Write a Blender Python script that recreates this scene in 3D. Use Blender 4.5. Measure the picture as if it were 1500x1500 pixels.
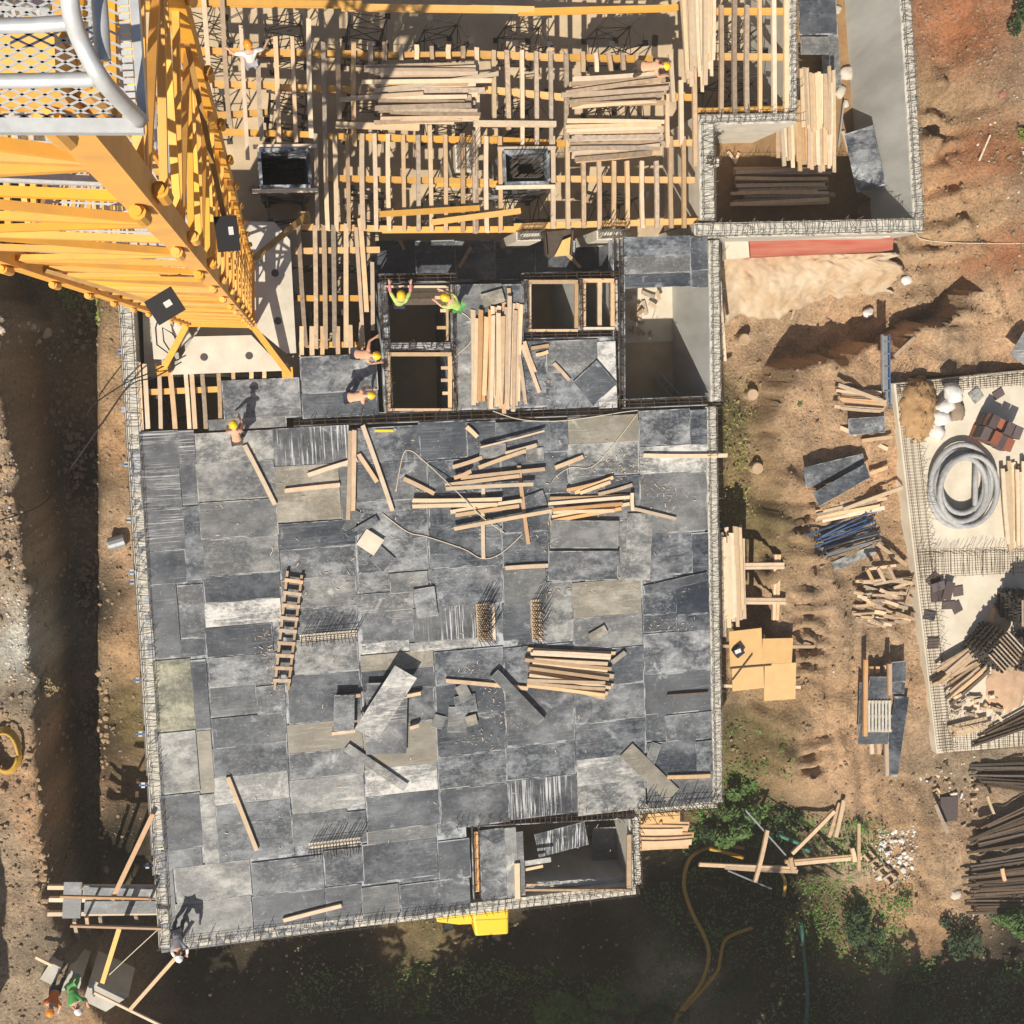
import bpy, bmesh, math, random
import numpy as np
from mathutils import Vector, Matrix, Quaternion

for o in list(bpy.data.objects): bpy.data.objects.remove(o)
scene = bpy.context.scene
COL = scene.collection
R = random.Random(7)

# ------------------------------------------------------------------ camera
F_PX, CAM_H, YAW = 1750.0, 34.0, math.radians(3.2)      # focal length in photo pixels, height above the deck
_n = Vector((-344, 230, F_PX)).normalized()
_q = Vector((0, 0, 1)).rotation_difference(_n).to_matrix()
_M = _q @ Matrix.Rotation(YAW, 3, 'Z')                  # (x, y, down) -> (right, up, forward)
cam_d = bpy.data.cameras.new('Camera'); cam = bpy.data.objects.new('Camera', cam_d); COL.objects.link(cam)
def _w(v): return Vector((v[0], v[1], -v[2]))
_r, _u, _f = (_w(_M[0]), _w(_M[1]), _w(_M[2]))
rot = Matrix((_r, _u, -_f)).transposed()
cam.matrix_world = Matrix.Translation((0, 0, CAM_H)) @ rot.to_4x4()
cam_d.sensor_fit = 'HORIZONTAL'; cam_d.sensor_width = 36; cam_d.lens = 36 * F_PX / 1500
cam_d.clip_start = 0.05; cam_d.clip_end = 600
scene.camera = cam

def at(px, py, z=0.0):
    "plan position of the point seen at a photo pixel, at height z above the deck"
    d = _M.transposed() @ Vector((px - 750, 750 - py, F_PX))
    t = (CAM_H - z) / d.z
    return Vector((d.x * t, d.y * t, z))

# ------------------------------------------------------------------ light
SHADOW = Vector((0.44, 0.71))                            # shadow offset on flat ground per metre of height
sun_el = math.atan(1 / SHADOW.length)
sun_vec = Vector((SHADOW.x, SHADOW.y, -1)).normalized()
sd = bpy.data.lights.new('Sun', 'SUN'); so = bpy.data.objects.new('Sun', sd); COL.objects.link(so)
so.rotation_euler = sun_vec.to_track_quat('-Z', 'Y').to_euler()
sd.energy = 4.9; sd.angle = math.radians(0.5); sd.color = (1, 0.925, 0.80)
world = bpy.data.worlds.new('World'); scene.world = world; world.use_nodes = True
wn = world.node_tree; sky = wn.nodes.new('ShaderNodeTexSky'); sky.sky_type = 'NISHITA'; sky.sun_disc = False
sky.sun_elevation = sun_el
sky.sun_rotation = math.atan2(-sun_vec.x, -sun_vec.y)
sky.dust_density = 2.0
wn.links.new(sky.outputs[0], wn.nodes['Background'].inputs[0])
wn.nodes['Background'].inputs[1].default_value = 0.056
scene.view_settings.view_transform = 'Standard'; scene.view_settings.look = 'None'
scene.view_settings.exposure = 0.36; scene.view_settings.gamma = 1

HAZE = 0.0014
# ------------------------------------------------------------------ materials
MATS = {}
def mat(name, color, rough=0.8, metal=0.0, var=0.0, noise=0.0, scale=6.0, c2=None, bump=0.0, stretch=(1, 1, 1), coord='pos', spec=0.3):
    "base colour with per-object value shift (var), noise towards c2 and optional bump"
    if name in MATS: return MATS[name]
    m = bpy.data.materials.new(name); m.use_nodes = True; nt = m.node_tree; N = nt.nodes; L = nt.links
    b = N['Principled BSDF']; b.inputs['Roughness'].default_value = rough; b.inputs['Metallic'].default_value = metal
    b.inputs['Specular IOR Level'].default_value = spec
    c = tuple(color) + (1,)
    b.inputs['Base Color'].default_value = c
    src = None
    if noise or bump or var:
        oi = N.new('ShaderNodeObjectInfo')
        if coord == 'pos':
            g = N.new('ShaderNodeNewGeometry'); vec = g.outputs['Position']
        else:
            g = N.new('ShaderNodeTexCoord'); vec = g.outputs['Object']
        ad = N.new('ShaderNodeVectorMath'); ad.operation = 'MULTIPLY_ADD'
        L.new(vec, ad.inputs[0]); ad.inputs[1].default_value = stretch
        mu = N.new('ShaderNodeMath'); mu.operation = 'MULTIPLY'; L.new(oi.outputs['Random'], mu.inputs[0]); mu.inputs[1].default_value = 37
        L.new(mu.outputs[0], ad.inputs[2])
        no = N.new('ShaderNodeTexNoise'); no.inputs['Scale'].default_value = scale; no.inputs['Detail'].default_value = 6
        no.inputs['Roughness'].default_value = 0.62; L.new(ad.outputs[0], no.inputs['Vector'])
        rp = N.new('ShaderNodeMapRange'); rp.inputs[1].default_value = 0.32; rp.inputs[2].default_value = 0.68
        rp.inputs[3].default_value = 0; rp.inputs[4].default_value = noise; L.new(no.outputs[0], rp.inputs[0])
        mx = N.new('ShaderNodeMix'); mx.data_type = 'RGBA'; L.new(rp.outputs[0], mx.inputs[0])
        mx.inputs[6].default_value = c; mx.inputs[7].default_value = (tuple(c2) if c2 else tuple(x * .45 for x in color)) + (1,)
        src = mx.outputs[2]
        if var:
            hs = N.new('ShaderNodeHueSaturation'); L.new(src, hs.inputs['Color'])
            fr = N.new('ShaderNodeMath'); fr.operation = 'FRACT'; m9 = N.new('ShaderNodeMath'); m9.operation = 'MULTIPLY'; m9.inputs[1].default_value = 13.7; L.new(oi.outputs['Random'], m9.inputs[0]); L.new(m9.outputs[0], fr.inputs[0])
            sr = N.new('ShaderNodeMapRange'); L.new(fr.outputs[0], sr.inputs[0]); sr.inputs[3].default_value = 1 - .8 * var; sr.inputs[4].default_value = 1 + .4 * var; L.new(sr.outputs[0], hs.inputs['Saturation'])
            mr = N.new('ShaderNodeMapRange'); L.new(oi.outputs['Random'], mr.inputs[0]); mr.inputs[3].default_value = 1 - var; mr.inputs[4].default_value = 1 + var
            L.new(mr.outputs[0], hs.inputs['Value']); src = hs.outputs[0]
        L.new(src, b.inputs['Base Color'])
        if bump:
            bp = N.new('ShaderNodeBump'); bp.inputs['Strength'].default_value = bump; bp.inputs['Distance'].default_value = 0.03
            L.new(no.outputs[0], bp.inputs['Height']); L.new(bp.outputs[0], b.inputs['Normal'])
    MATS[name] = m
    return m

def ply(name, dark, resid, amount, streak, sscale=(0.5, 5.0, 1), warm=(.33, .22, .12), rust=0.0, edge=0.5):
    "film-faced plywood: dark film, smeared cement residue, scratches, pale cement along the joints"
    m = bpy.data.materials.new(name); m.use_nodes = True; nt = m.node_tree; N = nt.nodes; L = nt.links
    b = N['Principled BSDF']; b.inputs['Specular IOR Level'].default_value = 0.4
    oi = N.new('ShaderNodeObjectInfo'); g = N.new('ShaderNodeNewGeometry'); tc = N.new('ShaderNodeTexCoord')
    mu = N.new('ShaderNodeMath'); mu.operation = 'MULTIPLY'; L.new(oi.outputs['Random'], mu.inputs[0]); mu.inputs[1].default_value = 61
    def vec(s):
        a = N.new('ShaderNodeVectorMath'); a.operation = 'MULTIPLY_ADD'; L.new(g.outputs['Position'], a.inputs[0]); a.inputs[1].default_value = s
        L.new(mu.outputs[0], a.inputs[2]); return a.outputs[0]
    def noise(v, sc, det=6, ro=.65):
        n = N.new('ShaderNodeTexNoise'); n.inputs['Scale'].default_value = sc; n.inputs['Detail'].default_value = det; n.inputs['Roughness'].default_value = ro
        L.new(v, n.inputs['Vector']); return n.outputs[0]
    def rng(x, a, bb, c, d):
        r = N.new('ShaderNodeMapRange'); r.inputs[1].default_value = a; r.inputs[2].default_value = bb; r.inputs[3].default_value = c; r.inputs[4].default_value = d
        L.new(x, r.inputs[0]); return r.outputs[0]
    def op(o, x, y):
        q = N.new('ShaderNodeMath'); q.operation = o
        for i, v in enumerate((x, y)):
            if isinstance(v, (int, float)): q.inputs[i].default_value = v
            else: L.new(v, q.inputs[i])
        return q.outputs[0]
    blot = rng(noise(vec((1, 1.5, 1)), .9, 8, .74), .46, .66, 0, amount)
    mid = rng(noise(vec((1, 1.4, 1) if sscale[0] < 1 else (1.4, 1, 1)), 8, 5, .85), .48, .68, 0, .45 * amount + .05)
    st = rng(noise(vec(sscale), 2.6, 3, .7), .54, .62, 0, streak)
    st = op('MULTIPLY', st, rng(noise(vec((1, 1, 1)), .6, 2), .44, .56, 0, 1))
    vo = N.new('ShaderNodeTexVoronoi'); vo.inputs['Scale'].default_value = 7; L.new(vec((1, 1, 1)), vo.inputs['Vector'])
    spk = rng(vo.outputs[0], .05, .10, .8, 0)
    # dust lying over whole fields of panels, across the joints
    dn = N.new('ShaderNodeTexNoise'); dn.inputs['Scale'].default_value = .33; dn.inputs['Detail'].default_value = 5; dn.inputs['Roughness'].default_value = .66; L.new(g.outputs['Position'], dn.inputs['Vector'])
    dust = rng(dn.outputs[0], .42, .68, 0, .16)
    # cement spilled and trodden across the joints
    sn = N.new('ShaderNodeTexNoise'); sn.inputs['Scale'].default_value = 1.15; sn.inputs['Detail'].default_value = 7; sn.inputs['Roughness'].default_value = .72; sn.inputs['Distortion'].default_value = .6; L.new(g.outputs['Position'], sn.inputs['Vector'])
    dust = op('ADD', dust, op('MULTIPLY', rng(sn.outputs[0], .585, .66, 0, .6), rng(dn.outputs[0], .45, .58, 0, 1)))
    xy = N.new('ShaderNodeSeparateXYZ'); L.new(tc.outputs['Object'], xy.inputs[0])
    ax = op('ABSOLUTE', xy.outputs[0], 0); ay = op('ABSOLUTE', xy.outputs[1], 0)
    ed = op('MAXIMUM', rng(ax, .482, .496, 0, 1), rng(ay, .462, .49, 0, 1))
    ed = op('MULTIPLY', ed, rng(noise(vec((1, 1, 1)), 1.8, 4), .44, .58, 0, edge))
    tot = op('MULTIPLY', op('ADD', blot, mid), rng(oi.outputs['Random'], 0, 1, .22, 1.55))
    tot = op('MAXIMUM', op('ADD', op('ADD', tot, dust), op('MAXIMUM', st, spk)), ed)
    tot = op('MINIMUM', tot, 1)
    mx = N.new('ShaderNodeMix'); mx.data_type = 'RGBA'; L.new(tot, mx.inputs[0]); mx.inputs[6].default_value = tuple(dark) + (1,); mx.inputs[7].default_value = tuple(resid) + (1,)
    m2 = N.new('ShaderNodeMix'); m2.data_type = 'RGBA'; L.new(rng(noise(vec((1, 1, 1)), .9, 4), .55, .7, 0, rust), m2.inputs[0])
    L.new(mx.outputs[2], m2.inputs[6]); m2.inputs[7].default_value = tuple(warm) + (1,)
    L.new(m2.outputs[2], b.inputs['Base Color'])
    L.new(rng(tot, 0, 1, .36, .9), b.inputs['Roughness'])
    MATS[name] = m
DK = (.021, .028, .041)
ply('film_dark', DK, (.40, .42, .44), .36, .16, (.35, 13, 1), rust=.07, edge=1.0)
ply('film_mid', (.040, .047, .059), (.43, .44, .45), .5, .14, (.4, 11, 1), rust=.09, edge=1.0)
ply('film_grey', (.08, .086, .094), (.45, .445, .42), .66, .14, (.4, 11, 1), rust=.12, edge=1.0)
ply('film_beige', (.18, .165, .135), (.42, .385, .32), .75, .3, rust=.22)
ply('film_white', (.15, .155, .16), (.60, .585, .55), 1.0, .5, rust=.05)
ply('film_streaked', (.03, .034, .043), (.50, .51, .52), .12, 1.0, (9, .18, 1), rust=.02)
ply('film_lined', (.048, .054, .066), (.46, .46, .46), .22, 1.0, (.2, 12, 1), rust=.02)
ply('film_mossy', (.07, .075, .055), (.42, .40, .30), .85, .45, (2.5, .5, 1), rust=.15)
PLY = dict(D='film_dark', M='film_mid', G='film_grey', B='film_beige', W='film_white', S='film_streaked', H='film_lined', O='film_mossy')

mat('timber', (.61, .42, .255), .8, 0, .34, .6, 5, (.38, .27, .17), .1, (1, 1, 1))
mat('timber_pale', (.67, .50, .325), .8, 0, .26, .6, 5, (.45, .36, .25), .1)
mat('timber_orange', (.58, .35, .18), .72, 0, .25, .5, 5, (.45, .24, .11), .1)
mat('timber_old', (.46, .34, .23), .85, 0, .32, .6, 8, (.17, .125, .09), .15)
mat('timber_dark', (.12, .085, .06), .85, 0, .4, .6, 8, (.05, .04, .03), .15)
mat('beam_yellow', (.66, .37, .10), .6, 0, .18, .35, 5, (.45, .23, .06), .05)
mat('ply_tan', (.66, .42, .18), .65, 0, .06, .45, 3, (.50, .30, .13), .03)
mat('ply_orange', (.55, .26, .09), .65, 0, .1, .4, 3, (.40, .2, .09), .03)
mat('concrete', (.50, .475, .42), .9, 0, .05, .55, 2.2, (.33, .31, .275), .12)
mat('concrete_pale', (.58, .55, .48), .9, 0, .04, .6, 7, (.30, .28, .24), .25)
mat('concrete_smooth', (.53, .53, .50), .85, 0, .03, .9, 1.0, (.34, .335, .31), .1, (1, 1, .3))
mat('concrete_floor', (.60, .46, .295), .9, 0, .03, .6, 1.1, (.30, .245, .175), .1)
mat('concrete_white', (.66, .60, .50), .85, 0, .03, .75, 1.8, (.47, .42, .34), .1)
mat('concrete_rough', (.52, .43, .31), .95, 0, .05, 1.0, 1.3, (.38, .25, .145), .7)
mat('slab_cream', (.66, .60, .49), .9, 0, .02, .6, 1.3, (.44, .37, .28), .1)
mat('rebar', (.085, .06, .045), .7, .5, .1, .5, 20, (.19, .11, .06))
mat('rebar_pale', (.22, .195, .165), .6, .4, .1, .5, 20, (.12, .09, .07))
mat('crane_orange', (.84, .41, .05), .5, 0, .1, .8, 3.2, (.58, .30, .08), .06, spec=.4)
mat('crane_dirt_shade', (.42, .24, .07), .6, 0, .1, .6, 6, (.2, .12, .05), .05)
mat('galvanised', (.60, .61, .61), .45, .35, .05, .5, 25, (.36, .37, .38), .02, spec=.5)
mat('steel_dark', (.07, .075, .08), .55, .6, .15, .5, 9, (.15, .10, .07))
mat('steel_blue', (.05, .13, .30), .5, .2, .3, .5, 8, (.10, .12, .16))
mat('steel_grey', (.33, .35, .38), .5, .4, .2, .5, 8, (.2, .19, .18))
mat('black', (.018, .018, .02), .55, 0, .1)
mat('rubber', (.02, .02, .022), .7)
mat('hose_grey', (.40, .40, .40), .55, 0, .05, .6, 7, (.22, .215, .21), .05)
mat('hose_yellow', (.48, .29, .035), .5, 0, .08, .6, 6, (.35, .19, .04))
mat('hose_green', (.06, .22, .16), .5, 0, .05, .6, 6, (.03, .10, .08))
mat('rope', (.55, .48, .36), .9, 0, .05)
mat('machine_yellow', (.86, .55, .015), .4, 0, .02, .3, 2, (.72, .43, .02), spec=.5)
mat('red_paint', (.36, .085, .06), .8, 0, .03, .7, 2.2, (.46, .22, .15), .05, (.25, 2.5, 1))
mat('paver', (.115, .085, .085), .85, 0, .25, .5, 6, (.07, .055, .055))
mat('brick_red', (.30, .11, .07), .85, 0, .2, .5, 5, (.25, .09, .06))
mat('bag_white', (.64, .62, .58), .8, 0, .06, .5, 5, (.5, .48, .46), .3)
mat('leaf', (.10, .19, .04), .6, 0, .2, .7, 2.4, (.045, .09, .02))
mat('leaf_pale', (.24, .26, .06), .6, 0, .2, .7, 2.4, (.12, .15, .035))
mat('leaf_dark', (.035, .07, .02), .65, 0, .2, .7, 2.4, (.015, .032, .01))
mat('dry_grass', (.38, .29, .14), .9, 0, .2, .6, 3, (.22, .15, .07))
mat('bark', (.10, .07, .045), .9, 0, .1, .6, 8)
mat('stone', (.36, .25, .15), .95, 0, .3, .6, 3, (.2, .14, .09))
mat("stone_pale", (.56, .49, .40), .95, 0, .2, .5, 4, (.45, .4, .33))
mat('skin', (.62, .34, .22), .6, 0, .12)
mat('hair', (.02, .015, .012), .8)
for n, c in dict(helmet_yellow=(.85, .52, .02), helmet_white=(.8, .8, .78), helmet_orange=(.85, .28, .03)).items(): mat(n, c, .35, spec=.5)
for n, c in dict(cloth_white=(.78, .77, .75), cloth_grey=(.36, .36, .40), cloth_lime=(.48, .66, .16), cloth_green=(.09, .40, .10), cloth_orange=(.80, .20, .04), cloth_navy=(.03, .035, .06), cloth_brown=(.10, .075, .055), cloth_pink=(.62, .22, .24), cloth_black=(.02, .02, .023)).items():
    mat(n, c, .9, 0, .05, .4, 12)

# ------------------------------------------------------------------ helpers
def V(p, z=None): return Vector((p[0], p[1], p[2] if z is None else z))
class MB:
    "collects geometry for ONE mesh object"
    def __init__(s): s.v = []; s.f = []
    def add(s, vs, fs):
        k = len(s.v); s.v += [tuple(x) for x in vs]; s.f += [tuple(i + k for i in f) for f in fs]
    def box(s, c, size, q=None):
        hx, hy, hz = size[0] / 2, size[1] / 2, size[2] / 2
        vs = [Vector((x, y, z)) for x in (-hx, hx) for y in (-hy, hy) for z in (-hz, hz)]
        if q is not None: vs = [q @ v for v in vs]
        c = Vector(c); s.add([v + c for v in vs], [(0, 1, 3, 2), (4, 6, 7, 5), (0, 4, 5, 1), (2, 3, 7, 6), (0, 2, 6, 4), (1, 5, 7, 3)])
    def bar(s, a, b, w, h, up=(0, 0, 1)):
        a, b = Vector(a), Vector(b); d = b - a; l = d.length
        if l < 1e-5: return
        x = d / l; u = Vector(up)
        if abs(x.dot(u)) > .98: u = Vector((0, 1, 0))
        y = u.cross(x).normalized(); z = x.cross(y)
        s.box((a + b) / 2, (l, w, h), Matrix((x, y, z)).transposed())
    def tube(s, pts, r, n=6, cap=True, closed=False):
        pts = [Vector(p) for p in pts]; k = len(s.v); m = len(pts)
        rr = r if isinstance(r, (list, tuple)) else [r] * m
        prev = None
        for i, p in enumerate(pts):
            t = (pts[(i + 1) % m if closed else min(i + 1, m - 1)] - pts[i - 1 if (closed or i) else 0])
            t = t.normalized() if t.length > 1e-9 else Vector((0, 0, 1))
            if prev is None:
                u = Vector((0, 0, 1)) if abs(t.z) < .9 else Vector((1, 0, 0)); prev = (u - t * u.dot(t)).normalized()
            else:
                prev = prev - t * prev.dot(t); prev = prev.normalized() if prev.length > 1e-6 else t.orthogonal().normalized()
            w = t.cross(prev)
            for j in range(n):
                a = 2 * math.pi * j / n; s.v.append(tuple(p + (prev * math.cos(a) + w * math.sin(a)) * rr[i]))
        for i in range(m if closed else m - 1):
            i2 = (i + 1) % m
            for j in range(n):
                j2 = (j + 1) % n; s.f.append((k + i * n + j, k + i * n + j2, k + i2 * n + j2, k + i2 * n + j))
        if cap and not closed:
            s.f.append(tuple(k + j for j in reversed(range(n)))); s.f.append(tuple(k + (m - 1) * n + j for j in range(n)))
    def prism(s, poly, z0, z1):
        n = len(poly); a = sum(poly[i][0] * poly[(i + 1) % n][1] - poly[(i + 1) % n][0] * poly[i][1] for i in range(n))
        if a < 0: poly = list(reversed(poly))
        vs = [(p[0], p[1], z0) for p in poly] + [(p[0], p[1], z1) for p in poly]
        s.add(vs, [tuple(reversed(range(n))), tuple(range(n, 2 * n))] + [(i, (i + 1) % n, n + (i + 1) % n, n + i) for i in range(n)])
    def build(s, name, material, parent=None, smooth=False, kind=None):
        me = bpy.data.meshes.new(name); me.from_pydata(s.v, [], s.f); me.update()
        if smooth: me.polygons.foreach_set('use_smooth', [True] * len(me.polygons))
        me.materials.append(MATS[material]); o = bpy.data.objects.new(name, me); COL.objects.link(o)
        if parent is not None: o.parent = parent
        if kind: o['kind'] = kind
        return o
def tag(o, label, cat, group=None):
    o['label'] = label; o['category'] = cat
    if group: o['group'] = group
    return o
def structure(o): o['kind'] = 'structure'; return o
def empty(name, loc, label, cat, group=None, rz=0.0):
    o = bpy.data.objects.new(name, None); COL.objects.link(o); o.location = loc; o.rotation_euler = (0, 0, rz); o.empty_display_size = .1
    return tag(o, label, cat, group)
def child_of(o, parent):
    "parent a part built in world coordinates under an Empty, keeping its place"
    o.parent = parent; o.matrix_parent_inverse = (Matrix.Translation(parent.location) @ parent.rotation_euler.to_matrix().to_4x4()).inverted(); return o
_unit = {}
def unit_box(material):
    if material not in _unit:
        b = MB(); b.box((0, 0, 0), (1, 1, 1)); me = bpy.data.meshes.new('board_' + material); me.from_pydata(b.v, [], b.f); me.update(); me.materials.append(MATS[material]); _unit[material] = me
    return _unit[material]
def warped_box(material, kind):
    "board with a slight bow, twist and uneven ends"
    key = f'W{material}{kind}'
    if key not in _unit:
        q = random.Random(kind * 77 + 5); by, bz, tw = q.uniform(-.22, .22), q.uniform(-.15, .25), q.uniform(-.12, .12); vs = []; fs = []
        for i in range(5):
            x = i / 4 - .5; oy = by * (1 - 4 * x * x); oz = bz * (1 - 4 * x * x); t = tw * x * 2; e = (q.uniform(-.004, .004) if i in (0, 4) else 0)
            for (y, z) in ((-.5, -.5), (.5, -.5), (.5, .5), (-.5, .5)): vs.append((x + e * (1 if y > 0 else -1), oy + y * math.cos(t) - z * math.sin(t), oz + z * math.cos(t) + y * math.sin(t)))
        for i in range(4):
            for j in range(4): fs.append((i * 4 + j, i * 4 + (j + 1) % 4, i * 4 + 4 + (j + 1) % 4, i * 4 + 4 + j))
        fs += [(3, 2, 1, 0), (16, 17, 18, 19)]; fs = [tuple(reversed(f)) for f in fs]
        me = bpy.data.meshes.new('plank_' + material); me.from_pydata(vs, [], fs); me.update(); me.materials.append(MATS[material]); _unit[key] = me
    return _unit[key]
def ibeam_mesh(material):
    k = 'I' + material
    if k not in _unit:
        b = MB(); b.box((0, 0, .4), (1, 1, .2)); b.box((0, 0, 0), (1, .36, .6)); b.box((0, 0, -.4), (1, 1, .2))
        me = bpy.data.meshes.new('formwork_beam'); me.from_pydata(b.v, [], b.f); me.update(); me.materials.append(MATS[material]); _unit[k] = me
    return _unit[k]
def board(name, a, b, w, h, material='timber', mesh=None, roll=0.0, parent=None):
    "straight board between two points (its centre line)"
    a, b = Vector(a), Vector(b); d = b - a; l = d.length; x = d / l
    u = Vector((0, 0, 1))
    if abs(x.z) > .98: u = Vector((0, 1, 0))
    y = u.cross(x).normalized(); z = x.cross(y); m = Matrix((x, y, z)).transposed() @ Matrix.Rotation(roll, 3, 'X')
    o = bpy.data.objects.new(name, mesh or (warped_box(material, R.randrange(5)) if name in ('plank', 'joist', 'offcut', 'floor_plank') else unit_box(material))); COL.objects.link(o)
    o.matrix_world = Matrix.Translation((a + b) / 2) @ m.to_4x4() @ Matrix.Diagonal((l, w, h, 1))
    if parent is not None: child_of(o, parent)
    return o
def ordinal(n):
    ones = ['', 'first', 'second', 'third', 'fourth', 'fifth', 'sixth', 'seventh', 'eighth', 'ninth', 'tenth', 'eleventh', 'twelfth', 'thirteenth', 'fourteenth', 'fifteenth', 'sixteenth', 'seventeenth', 'eighteenth', 'nineteenth']
    if n < 20: return ones[n]
    t, o = divmod(n, 10); tw = {2: 'twent', 3: 'thirt', 4: 'fort'}[t]
    return tw + 'ieth' if o == 0 else tw + 'y-' + ones[o]
def number_labels(objs, label, frm):
    'tell alike things in a row apart by their count from one end'
    for i, o in enumerate(objs): o['label'] = f'{label}, {ordinal(i + 1)} from the {frm}'
NTH = ['first', 'second', 'third', 'fourth', 'fifth', 'sixth', 'seventh', 'eighth', 'ninth', 'tenth', 'eleventh', 'twelfth', 'thirteenth', 'fourteenth', 'fifteenth', 'sixteenth', 'seventeenth', 'eighteenth', 'nineteenth', 'twentieth']
# ------------------------------------------------------------------ terrain
FLOOR = -3.4
def proj_np(x, y, z):
    d = np.stack([x, y, CAM_H - z + 0 * x], -1) @ np.array(_M).T
    return 750 + d[..., 0] / d[..., 2] * F_PX, 750 - d[..., 1] / d[..., 2] * F_PX
def sstep(a, b, x): t = np.clip((x - a) / (b - a), 0, 1); return t * t * (3 - 2 * t)
_rng = np.random.RandomState(3)
def vnoise(x, y, scale, seed):
    x = x / scale; y = y / scale; xi = np.floor(x).astype(int); yi = np.floor(y).astype(int); xf = x - xi; yf = y - yi
    xf = xf * xf * (3 - 2 * xf); yf = yf * yf * (3 - 2 * yf)
    def h(a, b):
        n = (a * 374761393 + b * 668265263 + seed * 982451653) & 0x7fffffff; n = ((n ^ (n >> 13)) * 1274126177) & 0x7fffffff; return ((n ^ (n >> 16)) & 0xffff) / 65535.
    return (h(xi, yi) * (1 - xf) + h(xi + 1, yi) * xf) * (1 - yf) + (h(xi, yi + 1) * (1 - xf) + h(xi + 1, yi + 1) * xf) * yf
def fbm(x, y, s, seed, o=4): return sum(vnoise(x, y, s / 2 ** i, seed + i) * .5 ** i for i in range(o)) / sum(.5 ** i for i in range(o)) - .5
TAN, RED, SHADE_DARK, OLIVE, RUB, PALE, WARM = (.465, .31, .19), (.32, .14, .07), (.032, .027, .019), (.17, .135, .065), (.36, .28, .20), (.66, .61, .52), (.43, .28, .16)  # near-black tone paints the trench and tree shade into the soil
CTRL = [  # photo x, y, ground height, soil
    (1100, 500, -3.0, TAN), (1080, 620, -3.0, OLIVE), (1080, 760, -3.0, OLIVE), (1150, 430, -3.0, TAN), (1240, 470, -3.2, TAN),
    (1160, 620, -2.1, TAN), (1200, 700, -2.0, TAN), (1190, 900, -2.0, TAN), (1200, 1100, -2.1, TAN), (1260, 620, -2.0, TAN), (1230, 1150, -2.1, TAN), (1300, 1000, -2.0, TAN),
    (1090, 1000, -2.8, WARM), (1100, 1080, -3.2, OLIVE), (1080, 1180, -3.4, OLIVE), (1150, 1250, -4.7, SHADE_DARK), (1080, 1300, -4.8, SHADE_DARK), (1180, 1340, -4.8, SHADE_DARK), (1120, 1380, -4.7, SHADE_DARK), (1250, 1250, -2.4, RUB), (1300, 1220, -2.2, WARM),
    (1320, 1300, -2.2, WARM), (1380, 1250, -2.1, TAN), (1290, 1380, -2.5, WARM), (1450, 1250, -2.0, RUB), (1490, 1380, -2.2, SHADE_DARK), (1350, 1450, -2.8, SHADE_DARK), (1470, 1470, -2.6, SHADE_DARK),
    (1390, 60, -1.6, RED), (1480, 60, -0.9, RUB), (1350, 180, -2.2, WARM), (1420, 230, -1.6, RED), (1480, 180, -1.1, TAN), (1490, 300, -1.2, RUB), (1400, 330, -2.0, WARM), (1450, 370, -1.7, RED),
    (1350, 400, -2.6, TAN), (1340, 470, -2.6, TAN), (1420, 460, -2.2, TAN), (1480, 480, -1.9, TAN), (1320, 330, -2.9, WARM), (1400, 560, -2.3, TAN), (1400, 800, -2.4, TAN), (1450, 1050, -2.3, RUB),
    (170, 500, -4.2, WARM), (175, 640, -4.2, WARM), (180, 800, -4.2, TAN), (190, 960, -4.2, WARM), (200, 1060, -4.4, OLIVE), (110, 460, -4.6, OLIVE), (100, 700, -5.4, SHADE_DARK), (120, 900, -5.4, SHADE_DARK), (130, 1100, -5.6, SHADE_DARK), (160, 1250, -5.6, SHADE_DARK),
    (20, 480, -1.0, RUB), (20, 700, -1.0, RUB), (40, 800, -1.0, RUB), (45, 930, -1.0, PALE), (50, 1000, -1.0, RUB), (55, 1080, -1.0, TAN), (70, 1180, -1.0, TAN), (75, 1280, -1.0, RUB), (10, 900, -1.0, RUB), (10, 1200, -1.0, RUB), (90, 1420, -1.2, RUB), (130, 1480, -1.3, WARM), (20, 1450, -1.0, RUB),
    (300, 1450, -5.0, SHADE_DARK), (500, 1450, -5.0, SHADE_DARK), (640, 1380, -4.8, OLIVE), (750, 1440, -4.8, SHADE_DARK), (900, 1420, -4.8, SHADE_DARK), (1000, 1330, -4.6, SHADE_DARK), (1050, 1400, -4.4, SHADE_DARK), (1150, 1400, -4.2, SHADE_DARK), (1000, 1260, -4.2, OLIVE), (1020, 1470, -4.2, RUB), (640, 1345, -4.8, WARM), (950, 1240, -4.2, WARM), (700, 1500, -4.8, SHADE_DARK), (1200, 1480, -3.6, SHADE_DARK),
    (-200, 200, -1.0, RUB), (-200, 1000, -1.0, RUB), (750, -300, -2.0, TAN), (1500, -300, -1.0, RUB), (1800, 300, -.8, RUB), (1800, 1000, -2.0, RUB), (1700, 1600, -2.0, SHADE_DARK), (700, 1800, -4.5, SHADE_DARK), (0, 1800, -2.0, SHADE_DARK)]
def nonuni(lo, hi, step, far):
    mid = np.arange(lo, hi + step / 2, step); ex = []; d = step; p = 0
    while p < far: d *= 1.5; p += d; ex.append(p)
    ex = np.array(ex); return np.concatenate([lo - ex[::-1], mid, hi + ex])
gx = nonuni(-9.5, 30, .11, 220); gy = nonuni(-25, 15, .11, 220)
X, Y = np.meshgrid(gx, gy)
PX, PY = proj_np(X, Y, -2.8)
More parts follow.
